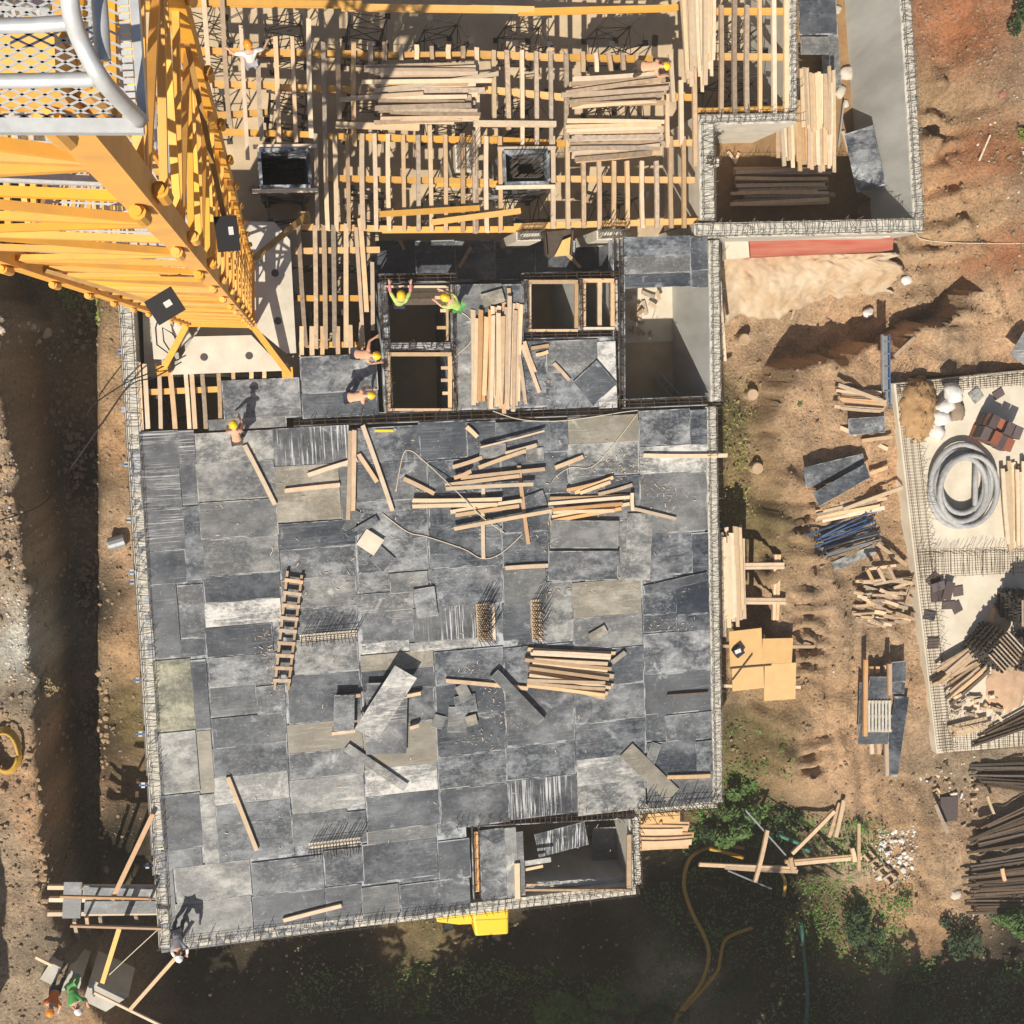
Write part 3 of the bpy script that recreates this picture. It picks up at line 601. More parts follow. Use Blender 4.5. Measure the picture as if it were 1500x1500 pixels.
# stair pit interior
wall((770, 1298), (924, 1289), .2, 'inner concrete face at the bottom of the stair pit', z0=FLOOR, z1=-.25, cage=0, mt='concrete_smooth', top='concrete_smooth')
quad_panel('soffit_sheet', [(786, 1216), (858, 1208), (860, 1232), (786, 1262)], -.35, 'S', 'streaked dark sheet sloping down inside the stair pit', tilt=(0, 0, -.15, -.35))
quad_panel('landing_sheet', [(866, 1214), (902, 1210), (905, 1290), (868, 1290)], -1.6, 'G', 'grey landing sheet deep inside the stair pit')
quad_panel('ledge_sheet', [(760, 1262), (806, 1256), (808, 1262), (762, 1270)], -.1, 'W', 'narrow pale ledge sheet at the left of the stair pit')
for (a, c, d, e) in ((766, 1274, 795, 1268), (768, 1296, 786, 1293)):
    tag(board('stub_beam', at(a, c, -.2), at(d, e, -.2), .09, .09, 'timber'), 'upper stub beam poking into the stair pit' if c < 1280 else 'lower stub beam poking into the stair pit', 'beam')
# bare pit: bright floor patch, debris
k = MB(); x0, x1_, y0, y1 = rect(914, 420, 1040, 500, FLOOR); k.prism([(x0, y0), (x1_, y0), (x1_, y1), (x0, y1)], FLOOR - .02, FLOOR + .012); structure(k.build('pale_floor_screed', 'slab_cream'))
for i in range(14):
    px, py = R.uniform(918, 965), R.uniform(425, 490); a = R.uniform(0, 3.1); l = R.uniform(8, 26)
    tag(board('offcut', at(px, py, FLOOR + .06 + .02 * i), at(px + l * math.cos(a), py + l * math.sin(a), FLOOR + .06 + .02 * i), .12, .03, 'timber_old'), 'broken board on the pale floor of the bare pit', 'board', 'broken boards in the bare pit')
lad = empty('steel_ladder', at(985, 555, FLOOR), 'short ladder lying in the shade of the bare pit', 'ladder')
for s in (0, 9): board('rail', at(958 + s, 552 - s * .6, FLOOR + .2), at(985 + s, 582 - s * .6, FLOOR + .5), .05, .05, 'steel_grey', parent=lad)
for i in range(5): board('rung', at(960 + i * 6, 554 + i * 6, FLOOR + .22 + .06 * i), at(969 + i * 6, 549 + i * 6, FLOOR + .22 + .06 * i), .04, .04, 'steel_grey', parent=lad)

# dark sheets added deep between joists and core, standing in for shade
vd = deck_base('void_shade_sheet', [(556, 344, 902, 404)], z=-2.6)
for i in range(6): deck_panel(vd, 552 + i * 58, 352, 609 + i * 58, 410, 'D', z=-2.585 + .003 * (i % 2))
for i, q in enumerate(((690, 362, 672, 392), (585, 352, 592, 366), (830, 372, 850, 392))): tag(board('plank', at(q[0], q[1], -2.4), at(q[2], q[3], -2.4), .1, .05, 'timber_old'), f'loose plank deep in the dark trough, {["middle", "left", "right"][i]} one', 'plank')
# dark void between joists and core: two column heads with reinforcement, skip
def column_head(px, py, wpx, hpx, label, z=-.1):
    x0, x1_, y0, y1 = rect(px - wpx / 2, py - hpx / 2, px + wpx / 2, py + hpx / 2, z)
    root = empty('concrete_column', ((x0 + x1_) / 2, (y0 + y1) / 2, FLOOR), label, 'column')
    k = MB(); k.box(((x0 + x1_) / 2, (y0 + y1) / 2, (FLOOR + z) / 2), (x1_ - x0, y1 - y0, z - FLOOR)); child_of(k.build('shaft', 'concrete_white'), root)
    k = MB()
    for i in range(9):
        for j in range(4):
            x, y = x0 + (x1_ - x0) * (i + .5) / 9, y0 + (y1 - y0) * (j + .5) / 4
            if j in (0, 3) or i in (0, 8): k.tube([(x, y, z - .02), (x + R.gauss(0, .03), y + R.gauss(0, .03), z + R.uniform(.7, 1.0))], .011, 4, False)
    for hz in (.1, .25, .4, .55): k.tube([(x0 + .04, y0 + .04, z + hz), (x1_ - .04, y0 + .04, z + hz), (x1_ - .04, y1 - .04, z + hz), (x0 + .04, y1 - .04, z + hz)], .009, 4, closed=True)
    child_of(k.build('reinforcement', 'rebar_pale', kind='stuff'), root)
column_head(774, 346, 36, 14, 'white column head left of the rusty skip in the dark trough')
column_head(893, 344, 38, 14, 'white column head right of the rusty skip in the dark trough')
column_head(678, 232, 22, 40, 'column with reinforcement standing among the joists', z=-.2)
sk = empty('waste_skip', at(820, 352, -1.2), 'rusty brown chute with a yellow flap between two column heads', 'chute')
k = MB(); P = [at(797, 340, -.3), at(838, 336, -.3), at(836, 372, -.6), at(800, 376, -.6)]; k.add([p for p in P] + [p + Vector((0, 0, -.06)) for p in P], [(0, 1, 2, 3), (7, 6, 5, 4), (0, 4, 5, 1), (1, 5, 6, 2), (2, 6, 7, 3), (3, 7, 4, 0)]); child_of(k.build('chute_plate', 'timber_dark'), sk)
for s in ((797, 340, 800, 376), (838, 336, 836, 372)): board('chute_side', at(s[0], s[1], -.2), at(s[2], s[3], -.5), .03, .22, 'timber_dark', parent=sk)
k = MB(); P = [at(824, 352, -.2), at(836, 347, -.2), at(834, 374, -.4), at(812, 376, -.4)]; k.add(P + [p + Vector((0, 0, -.03)) for p in P], [(0, 1, 2, 3), (7, 6, 5, 4), (0, 4, 5, 1), (1, 5, 6, 2), (2, 6, 7, 3), (3, 7, 4, 0)]); child_of(k.build('flap', 'beam_yellow'), sk)

# two column forms standing among the joists
def column_form(x0, y0, x1_, y1, label, z=.12, inner='film_mid', bars=False):
    X0, X1, Y0, Y1 = rect(x0, y0, x1_, y1, z); root = empty('column_form', ((X0 + X1) / 2, (Y0 + Y1) / 2, FLOOR), label, 'column form')
    t = .09; h = z - FLOOR; zc = (z + FLOOR) / 2
    for (cx, cy, sx, sy) in (((X0 + X1) / 2, Y0, X1 - X0, t), ((X0 + X1) / 2, Y1, X1 - X0, t), (X0, (Y0 + Y1) / 2, t, Y1 - Y0 - t), (X1, (Y0 + Y1) / 2, t, Y1 - Y0 - t)):
        k = MB(); k.box((cx, cy, zc), (sx, sy, h)); child_of(k.build('form_side', 'film_dark'), root)
    board('waler', (X0 - .25, Y0 - .1, z - .12), (X1 + .2, Y0 - .1, z - .12), .1, .12, 'timber_pale', parent=root); board('waler', (X0 - .15, Y1 + .1, z - .12), (X1 + .25, Y1 + .1, z - .12), .1, .12, 'timber_pale', parent=root)
    k = MB()
    n = 9 if bars else 5
    for i in range(n):
        for j in range(n):
            if i in (0, n - 1) or j in (0, n - 1):
                x = X0 + (X1 - X0) * (.22 + .56 * i / (n - 1)); y = Y0 + (Y1 - Y0) * (.2 + .55 * j / (n - 1)); k.tube([(x, y, FLOOR), (x + R.gauss(0, .02), y + R.gauss(0, .02), z + (.6 if bars else -.9))], .012, 4, False)
    for q in range(14):
        zz = FLOOR + .2 + q * (h - (.1 if bars else 1.2)) / 14; a = .22; c = .78
        k.tube([(X0 + (X1 - X0) * a, Y0 + (Y1 - Y0) * .2, zz), (X0 + (X1 - X0) * c, Y0 + (Y1 - Y0) * .2, zz), (X0 + (X1 - X0) * c, Y0 + (Y1 - Y0) * .75, zz), (X0 + (X1 - X0) * a, Y0 + (Y1 - Y0) * .75, zz)], .009, 4, closed=True)
    child_of(k.build('reinforcement', 'rebar_pale', kind='stuff'), root)
column_form(381, 219, 453, 273, 'dark open column form beside the crane mast')
column_form(739, 222, 803, 268, 'dark column form full of reinforcement among the joists', bars=True)

# starter bars rising from pale slots in the deck
def starters(x0, y0, x1_, y1, label, h=.9, n=16, m=2, mt='concrete_white', cm='rebar', z=.0):
    X0, X1, Y0, Y1 = rect(x0, y0, x1_, y1, z); root = empty('starter_bar_row', ((X0 + X1) / 2, (Y0 + Y1) / 2, z), label, 'starter bars')
    k = MB(); k.box(((X0 + X1) / 2, (Y0 + Y1) / 2, z + .005), (X1 - X0, Y1 - Y0, .05)); child_of(k.build('concrete_slot', mt), root)
    k = MB()
    for i in range(n):
        for j in range(m):
            x = X0 + (X1 - X0) * (i + .5) / n; y = Y0 + (Y1 - Y0) * (j + .5) / m; k.tube([(x, y, z), (x + R.gauss(0, .03), y + R.gauss(0, .03), z + h * R.uniform(.7, 1.1))], .009, 4, False)
    for j in range(m):
        y = Y0 + (Y1 - Y0) * (j + .5) / m
        for hz in (.15, .35): k.tube([(X0, y, z + hz), (X1, y, z + hz + R.uniform(-.05, .05))], .009, 4, False)
    child_of(k.build('reinforcement', cm, kind='stuff'), root)
starters(439, 926, 523, 936, 'bright wall slot with starter bars right of the wooden ladder')
starters(452, 1230, 528, 1240, 'bright wall slot with starter bars low on the deck')
starters(698, 884, 716, 938, 'left column slot bristling with starter bars mid deck', h=1.1, n=5, m=10, mt='concrete_rough')
starters(778, 878, 792, 936, 'right column slot bristling with starter bars mid deck', h=1.1, n=4, m=10, mt='concrete_rough')
for (x0, lab) in ((722, 'orange edge board beside the left bar column'), (790, 'orange edge board beside the right bar column')):
    tag(board('edge_board', at(x0, 884, .03), at(x0 + 2, 938, .03), .09, .05, 'timber'), lab, 'board')
# ------------------------------------------------------------------ formwork beams and joists
ZB, ZJ = -.26, -.10
BEAMS = """232 4 530 7;500 11 722 14;690 13 782 15;760 18 992 12;1046 17 1152 17;238 74 532 80;526 82 722 81;684 79 826 85;806 84 955 87;1052 83 1156 84;258 122 404 126;398 128 524 132;708 131 828 143;974 142 1018 143;286 192 456 198;476 200 722 206;684 203 828 211;928 212 1017 209;474 261 722 267;640 269 738 270;806 262 1016 264;425 332 600 336;560 337 764 336;752 332 1022 324;1018 163 1154 160;432 368 556 366;436 437 548 437;438 505 534 505;200 575 322 570;308 170 392 165"""
bl = [[float(v) for v in s.split()] for s in BEAMS.split(';')]
place = ['at the top edge of the picture', 'above the plank piles', 'level with the plank piles', 'between the plank piles and the column forms', 'level with the column forms', 'along the dark trough', 'in the bay right of the ballast blocks', 'under the short joists left of the ballast blocks']
rowsb = {}
for q in bl:
    y = (q[1] + q[3]) / 2
    r_ = 0 if y < 30 else 1 if y < 100 else 2 if y < 175 else 3 if y < 230 else 4 if y < 300 else 5 if y < 345 else 6 if q[0] > 400 else 7
    rowsb.setdefault(r_, []).append(q)
for r_, L_ in rowsb.items():
    for i, q in enumerate(sorted(L_, key=lambda t: t[0])):
        z = ZB - (.004 * (i % 4)); white = False
        o = board('formwork_beam', at(q[0], q[1], z), at(q[2], q[3], z), .16, .2, mesh=ibeam_mesh('beam_yellow'))
        tag(o, f'yellow formwork beam, {NTH[i]} from the left of those {place[r_]}', 'beam', 'yellow formwork beams under the joists')
for (a, c, d, e, lab) in ((492, 183, 614, 187, 'whitened beam lying on the joists below the left plank pile'), (694, 181, 814, 182, 'whitened beam lying on the joists between the two plank piles'),
                          (556, 314, 702, 305, 'loose orange beam on the joists above the dark trough, left one'), (632, 326, 762, 309, 'loose orange beam slanting above the dark trough, right one')):
    tag(board('formwork_beam', at(a, c, .0), at(d, e, .0), .15, .18, mesh=ibeam_mesh('timber_pale' if 'whitened' in lab else 'beam_yellow')), lab, 'beam')
JOISTS = {  # x0 y0 x1 y1
 'top left bay beside the crane': "247 -10 255 122;275 -10 288 198;298 -10 311 180;325 -10 336 182;353 38 363 234;378 88 384 206;403 54 409 214;428 54 434 214;452 28 456 202;473 62 476 208;495 62 498 188;518 62 519 214;542 62 544 132",
 'row above the left plank pile': "563 62 563 90;587 66 588 90;610 66 610 88;632 68 633 90;657 66 657 88;678 68 678 86",
 'bay between the two plank piles': "698 70 700 215;723 74 724 182;742 74 745 190;764 74 765 216;785 76 786 220;806 76 807 216;829 80 829 205",
 'row above the right plank pile': "853 76 854 106;872 78 874 106;891 78 895 105;912 78 913 104;932 78 933 104",
 'lower bay above the dark trough': "462 196 465 338;477 205 480 338;490 198 493 339;508 198 511 339;530 196 532 338;548 196 551 338;568 197 570 338;590 198 592 339;612 198 613 339;629 184 632 340;652 198 653 340;677 196 678 340;697 198 698 340;712 200 713 341;732 200 733 341;695 192 696 342",
 'lower right bay beside the storage pit': "809 200 810 335;831 205 832 335;854 236 855 334;877 236 878 336;899 236 898 336;918 236 919 334;940 236 941 334;961 236 962 334;982 200 983 334;1001 200 1002 334",
 'strip left of the storage pit': "977 138 978 216;982 80 986 150;997 118 998 212;1015 30 1018 244",
 'narrow bay beside the concrete wall': "1056 8 1056 168;1076 -10 1076 168;1094 8 1094 168;1112 -10 1113 168;1133 -10 1134 167;1151 -10 1151 166",
 'bay right of the white ballast blocks': "437 325 448 508;461 330 463 511;474 330 477 511;488 330 490 508;507 328 507 509;521 333 532 504;527 320 537 457;545 384 546 484",
 'stub row in front of the crane-side panels': "442 478 442 520;457 478 457 522;472 478 472 522;495 478 495 520;513 476 514 520;529 472 529 512",
 'short row left of the crane-side panels': "203 530 208 630;212 533 217 628;233 537 236 628;248 535 257 628;272 548 278 628;281 548 286 628;296 548 302 628;320 547 323 613",
 'stub row under the front ballast block': "342 545 342 556;368 545 368 556;387 544 387 556;419 532 420 556"}
for reg, s in JOISTS.items():
    L_ = sorted([[float(v) for v in t.split()] for t in s.split(';')], key=lambda t: t[0])
    for i, q in enumerate(L_):
        z = ZJ + R.uniform(-.003, .004) + .006 * (i % 2)
        tag(board('joist', at(q[0], q[1], z), at(q[2], q[3], z), R.uniform(.10, .13), .12, R.choice(['timber', 'timber', 'timber_pale', 'timber', 'timber_old'])),
            f'timber joist, {NTH[i]} from the left in the {reg}', 'joist', 'timber joists over the open basement')

# shoring frames carrying the beams
spots = [(px, py) for py in (42, 158, 300) for px in (300, 420, 540, 660, 780, 920) if not (px < 350 and py > 200) and not (360 < px < 470 and 200 < py < 290) and not (730 < px < 815 and 205 < py < 290)]
spots += [(455, 410), (515, 410), (480, 480), (1100, 50), (1100, 125), (260, 595)]
def shoring_label(px, py):
    row = {42: 'top row above the plank piles', 158: 'row beneath the plank piles', 300: 'row beside the dark trough'}.get(py)
    if row: return f'steel shoring tower, {NTH[sorted(s[0] for s in spots if s[1] == py).index(px)]} from the left in the {row}'
    return {(455, 410): 'steel shoring tower right of the ballast blocks, upper left one', (515, 410): 'steel shoring tower right of the ballast blocks, upper right one', (480, 480): 'steel shoring tower right of the ballast blocks, lower one', (1100, 50): 'upper steel shoring tower in the narrow bay', (1100, 125): 'lower steel shoring tower in the narrow bay', (260, 595): 'steel shoring tower under the short joists by the left wall'}[(px, py)]
def shoring(px, py, i):
    c = at(px, py, ZB - .12); root = empty('shoring_tower', V(c, FLOOR), shoring_label(px, py), 'shoring tower', 'shoring towers under the joists', R.uniform(-.2, .2))
    w = .5; h = c.z - FLOOR
    for sx in (-1, 1):
        for sy in (-1, 1):
            k = MB(); k.tube([(sx * w, sy * w * .8, 0), (sx * w, sy * w * .8, h - .05)], .028, 5); k.box((sx * w, sy * w * .8, h - .03), (.16, .16, .02)); k.box((sx * w, sy * w * .8, .01), (.16, .16, .02)); k.build('leg', 'steel_dark', root)
    for s in (-1, 1):
        for (a, c2) in ((.25, 1.5), (1.5, .25), (1.6, 2.8), (2.8, 1.6)):
            k = MB(); k.tube([(-w, s * w * .8, a), (w, s * w * .8, c2)], .016, 4); k.build('brace', 'steel_dark', root)
        k = MB(); k.tube([(s * w, -w * .8, .3), (s * w, w * .8, 1.7)], .016, 4); k.tube([(s * w, w * .8, 1.7), (s * w, -w * .8, 2.9)], .016, 4); k.build('brace', 'steel_dark', root)
    for z in (.3, 1.55, 2.85):
        k = MB(); k.tube([(-w, -w * .8, z), (w, -w * .8, z), (w, w * .8, z), (-w, w * .8, z)], .018, 4, closed=True); k.build('ledger', 'steel_dark', root)
for i, s in enumerate(spots): shoring(s[0], s[1], i)
# things lying on the basement floor, seen through the joists
for i in range(12):
    px, py = R.uniform(260, 1000), R.uniform(20, 320); a = R.choice([0, 1.57, .3]); l = R.uniform(20, 60)
    tag(board('floor_plank', at(px, py, FLOOR + .03 + .012 * i), at(px + l * math.cos(a), py + l * math.sin(a), FLOOR + .03 + .012 * i), R.uniform(.12, .25), .04, R.choice(['timber_old', 'timber', 'timber_dark'])), 'loose board on the basement floor below the joists', 'board', 'boards on the basement floor')
for (x0, y0, x1_, y1) in ((590, 270, 660, 300), (690, 285, 735, 305), (820, 258, 868, 302), (500, 215, 560, 240)):
    pass

# ------------------------------------------------------------------ plank piles
def lerp(a, b, t): return a + (b - a) * t
def pile(A, B, n, z, label, group, mt='timber', w=.11, h=.06, layers=3, jit=(6, 2), name='plank', ang=0.0, zfun=None):
    "n planks whose end lines run from plank A to plank B (each x0 y0 x1 y1 in photo pixels)"
    made = []; flat = abs(A[2] - A[0]) > abs(A[3] - A[1])
    for i in range(n):
        t = (i + .5) / n; q = [lerp(A[j], B[j], t) for j in range(4)]
        dx, dy = q[2] - q[0], q[3] - q[1]; l = math.hypot(dx, dy); ux, uy = dx / l, dy / l
        e0, e1 = R.gauss(0, jit[0]), R.gauss(0, jit[0]); o0, o1 = R.gauss(0, jit[1]), R.gauss(0, jit[1])
        lay = R.randrange(layers); zz = z + lay * (h + .008) + R.uniform(0, .004) + .0015 * (i % 3)
        a = at(q[0] + ux * e0 - uy * o0, q[1] + uy * e0 + ux * o0, zz); c = at(q[2] + ux * e1 - uy * o1, q[3] + uy * e1 + ux * o1, zz)
        ob = tag(board(name, a, c, w * R.uniform(.8, 1.25), h, R.choice(mt) if isinstance(mt, (list, tuple)) else mt, roll=R.gauss(0, .05)), label, 'plank', group); made.append((-(a + c).y if flat else (a + c).x, len(made), ob))
    number_labels([m[2] for m in sorted(made)], label, 'top' if flat else 'left')
pile((556, 95, 700, 94), (556, 182, 690, 182), 34, .0, 'pale plank in the left level pile on the joists', 'left plank pile on the joists', ['timber_pale', 'timber', 'timber_old'], jit=(9, 2), layers=5)
for q in ((498, 146, 620, 137), (530, 120, 720, 118), (548, 133, 730, 108)): tag(board('plank', at(q[0], q[1], .28), at(q[2], q[3], .28), .11, .06, 'timber_pale'), f'long plank jutting out of the left joist pile at its {"top" if q[1] == 120 else "lower end" if q[1] == 146 else "right end"}', 'plank')
pile((836, 118, 968, 106), (836, 158, 972, 152), 20, .0, 'pale plank in the upper pile below the bent worker', 'right plank pile on the joists, upper half', ['timber_pale', 'timber', 'timber_old'], jit=(5, 2), layers=4)
pile((836, 176, 966, 174), (838, 236, 964, 228), 18, .0, 'pale plank in the lower pile below the bent worker', 'right plank pile on the joists, lower half', ['timber_pale', 'timber', 'timber_old'], jit=(5, 3), layers=3)
pile((994, -30, 1004, 108), (1048, -30, 1044, 96), 20, .0, 'long upright plank in the bundle at the top edge', 'plank bundle at the top edge', 'timber_pale', jit=(13, 1.2), layers=3)
pile((1136, 180, 1140, 236), (1222, 108, 1222, 248), 26, FLOOR + 1.2, 'pale plank in the upright pile inside the storage pit', 'upright plank pile in the storage pit', ['timber_pale', 'timber'], jit=(7, 1.2), layers=4)
pile((1172, 96, 1176, 190), (1216, 110, 1218, 190), 12, FLOOR + 1.55, 'pale plank on the upper layer of the storage pit pile', 'upper layer of the storage pit pile', ['timber_pale', 'timber'], jit=(6, 1), layers=2)
pile((1086, 246, 1206, 244), (1078, 302, 1212, 298), 26, FLOOR + .2, 'grey plank in the shaded level pile inside the storage pit', 'shaded plank pile in the storage pit', ['timber_old', 'timber'], jit=(9, 2), layers=8)
pile((692, 462, 692, 588), (764, 445, 762, 598), 24, .03, 'upright plank in the pile beside the dark shafts', 'plank pile on the lift core', ['timber', 'timber_pale', 'timber_orange'], jit=(8, 1.5), layers=4)
for i, q in enumerate(((768, 500, 784, 545), (764, 505, 790, 575), (760, 520, 770, 592), (745, 422, 749, 470), (778, 510, 804, 506), (785, 520, 803, 515), (811, 532, 834, 557))):
    tag(board('plank', at(q[0], q[1], .05), at(q[2], q[3], .05), .1, .05, 'timber'), f'loose core plank {["leaning right", "slanting longest", "slanting innermost", "pointing up", "lying level, upper", "lying level, lower", "lying apart"][i]} beside the lift core pile', 'plank')
LOOSE = """663 684 706 670;701 685 770 660;665 700 690 690;675 700 798 687;652 711 760 697;653 716 781 709;740 664 786 652;604 733 735 731;604 742 728 739;660 750 764 733;667 755 760 741;665 775 808 748;708 706 708 818;760 682 774 797;710 658 742 661"""
heap = []
for i, s in enumerate(LOOSE.split(';')):
    q = [float(v) for v in s.split()]; z = .05 if i >= 12 else .13 + .05 * (i % 3)
    tag(board('plank', at(q[0], q[1], z), at(q[2], q[3], z), .11, .065, 'timber_orange' if i in (2, 13) else R.choice(['timber', 'timber_pale'])), 'plank', 'plank', 'scattered plank heap on the deck'); heap.append((q[1] + q[3], i, COL.objects[-1]))
number_labels([h[2] for h in sorted(heap)], 'plank in the scattered heap high on the deck', 'top')
LOOSE2 = """805 730 920 726;803 738 922 728;806 747 912 738;808 757 922 738;842 722 898 699;850 722 894 706;876 724 926 710;806 764 910 745;926 722 927 748;928 745 990 760;830 718 880 706;810 750 900 748"""
heap = []
for i, s in enumerate(LOOSE2.split(';')):
    q = [float(v) for v in s.split()]; z = .06 + .055 * (i % 3)
    tag(board('plank', at(q[0], q[1], z), at(q[2], q[3], z), .1, .06, R.choice(['timber', 'timber_orange', 'timber_pale'])), 'plank', 'plank', 'fanned plank heap on the deck'); heap.append((q[1] + q[3], i, COL.objects[-1]))
number_labels([h[2] for h in sorted(heap)], 'plank in the fanned heap above the two grey sheets', 'top')
SINGLE = [(358, 652, 403, 739, 'lone plank slanting near the top left of the deck'), (451, 696, 523, 673, 'short plank slanting up to the upright planks'), (417, 719, 498, 710, 'level plank on the beige panel near the upright planks'),
 (513, 631, 510, 761, 'left one of two long upright planks on the deck'), (519, 630, 517, 748, 'right one of two long upright planks on the deck'), (531, 623, 575, 748, 'long pale plank slanting beside the two upright planks'), (525, 665, 552, 706, 'short plank slanting between the long slanting plank and the upright pair'),
 (591, 701, 636, 723, 'short plank left of the scattered heap'), (813, 685, 854, 669, 'thin dark-edged plank right of the scattered heap'), (942, 667, 1065, 667, 'plank sticking out over the right wall of the deck'), (704, 655, 797, 631, 'thin lath above the scattered heap'), (683, 625, 699, 640, 'small pale offcut at the top of the deck'),
 (334, 1138, 376, 1245, 'lone plank on the lower left of the deck'), (415, 1348, 500, 1326, 'lone plank near the bottom edge of the deck'), (653, 997, 773, 1008, 'level plank under the grey trough-like box'), (977, 1018, 1037, 1014, 'short dark batten near the right edge of the deck'), (977, 1138, 1040, 1136, 'level plank beside the lower right corner of the deck'), (740, 832, 806, 828, 'short orange plank above the right bar column')]
for q in SINGLE:
    z = .06 if 'lath' not in q[4] else .2
    tag(board('plank', at(q[0], q[1], z), at(q[2], q[3], z), .05 if 'lath' in q[4] or 'batten' in q[4] else .12, .09, 'timber_dark' if 'batten' in q[4] else 'timber_pale' if 'pale' in q[4] or 'lone' in q[4] else 'timber'), q[4], 'plank')
pile((778, 948, 896, 950), (774, 998, 890, 1024), 12, .05, 'plank in the fan of planks low on the deck', 'fan of planks low on the deck', ['timber', 'timber_pale'], jit=(4, 1.5), layers=2, h=.09)
for i in range(3): tag(board('plank', at(772, 996 + 4 * i, .2), at(886, 1000 + 9 * i, .2), .1, .08, 'timber'), f'{["upper", "middle", "lower"][i]} one of the three planks laid over the fan of planks', 'plank', 'top planks of the fan')
# ladder
ld = empty('wooden_ladder', at(424, 925, .0), 'home-made wooden ladder lying on the left of the deck', 'ladder')
board('rail', at(421, 836, .12), at(402, 1010, .12), .07, .1, 'timber', parent=ld); board('rail', at(442, 842, .12), at(422, 1010, .12), .07, .1, 'timber', parent=ld)
for i in range(9):
    t = (i + .5) / 9; board('rung', at(lerp(421, 402, t) - 3, lerp(840, 1006, t), .2), at(lerp(442, 422, t) + 3, lerp(844, 1006, t), .2), .1, .05, 'timber' if i in (0, 5) else 'timber_old', parent=ld)
# loose sheets on the deck
quad_panel('plywood_sheet', [(519, 1068), (577, 977), (612, 991), (553, 1084)], .48, 'W', 'large scuffed sheet propped askew over other sheets on the lower deck')
quad_panel('plywood_sheet', [(532, 998), (590, 1002), (602, 1100), (541, 1108)], .16, 'H', 'lined dark sheet under the askew large sheet', tilt=(.05, .05, .0, .0))
quad_panel('plywood_sheet', [(495, 1017), (521, 1019), (517, 1069), (483, 1072)], .3, 'M', 'small grey sheet left of the askew large sheet')
for i, q in enumerate(((486, 1074, 520, 1070), (492, 1022, 528, 1018), (590, 1020, 616, 1015), (600, 1066, 613, 1062))): tag(board('bearer', at(q[0], q[1], .15), at(q[2], q[3], .15), .1, .12, 'timber'), f'bearer under the askew sheets, {["lower left", "upper left", "upper right", "lower right"][i]} one', 'bearer')
g1 = empty('formwork_box', at(760, 1020, .0), 'long grey trough-like box lying slantwise on the lower deck', 'box')
for (o, zz, w, h) in ((0, .2, .3, .02), (-6, .1, .02, .2), (6, .1, .02, .2)): board('box_side', at(724 + o, 986 - o * .6, zz), at(792 + o, 1057 - o * .6, zz), w, h, 'film_grey', parent=g1)
SH = [([(657, 1036), (685, 1035), (683, 1073), (656, 1072)], 'G', 'lowest pale sheet of the small heap of cut sheets'), ([(661, 1022), (694, 1016), (701, 1041), (672, 1046)], 'M', 'dark sheet on the right of the small heap'), ([(659, 1010), (674, 1005), (700, 1015), (684, 1026)], 'G', 'topmost sheet of the small heap of cut sheets'), ([(683, 1050), (697, 1045), (700, 1061), (683, 1065)], 'B', 'small beige offcut beside the heap of cut sheets'), ([(637, 1045), (652, 1050), (648, 1068), (632, 1065)], 'G', 'small grey offcut left of the heap of cut sheets'),
 ([(908, 1107), (928, 1088), (993, 1157), (977, 1175)], 'B', 'pinkish sheet lying askew near the lower right corner'), ([(504, 1099), (513, 1087), (597, 1151), (590, 1160)], 'G', 'narrow grey sheet lying askew below the stacked sheets'), ([(538, 776), (564, 791), (546, 814), (521, 796)], 'slab_cream', 'square cream sheet lying askew on the upper deck'), ([(519, 747), (538, 755), (507, 779), (498, 772)], 'G', 'narrow grey sheet above the cream square'), ([(560, 800), (580, 820), (560, 836), (538, 818)], 'M', 'dark sheet below the cream square'), ([(505, 780), (550, 757), (556, 764), (512, 792)], 'D', 'dark narrow sheet left of the cream square'),
 ([(807, 762), (906, 763), (906, 803), (806, 803)], 'G', 'upper one of two grey sheets stacked under the fanned heap'), ([(803, 808), (906, 806), (906, 850), (803, 850)], 'M', 'lower one of two grey sheets stacked under the fanned heap'), ([(922, 752), (960, 752), (948, 850), (912, 850)], 'G', 'upright grey sheet right of the two stacked sheets'), ([(606, 864), (638, 858), (640, 902), (610, 906)], 'M', 'small sheet askew left of the streaked panel'), ([(701, 652), (742, 648), (740, 672), (704, 670)], 'G', 'small grey sheet on top of the scattered heap'), ([(770, 658), (797, 654), (796, 676), (772, 676)], 'G', 'small dark sheet at the right of the scattered heap'), ([(765, 730), (797, 716), (800, 742), (768, 752)], 'M', 'small sheet in the middle of the plank heaps'), ([(860, 930), (884, 916), (892, 926), (868, 940)], 'B', 'pale offcut above the fan of planks'), ([(894, 968), (914, 953), (918, 958), (898, 974)], 'B', 'pale offcut right of the fan of planks'), ([(946, 1118), (952, 1088), (972, 1090), (956, 1120)], 'G', 'narrow pale sheet crossing the pinkish sheet'), ([(942, 858), (1036, 838), (1037, 850), (944, 872)], 'M', 'long narrow sheet askew by the right wall'), ([(840, 558), (872, 530), (905, 560), (868, 596)], 'D', 'dark sheet lying askew on the lift core'), ([(704, 430), (735, 424), (740, 440), (708, 452)], 'B', 'beige sheet lying askew above the core plank pile')]
for i, (p, t, lab) in enumerate(SH): quad_panel('plywood_sheet', p, .05 + .022 * (i % 4) if i != 11 and i != 12 else .16, t, lab)
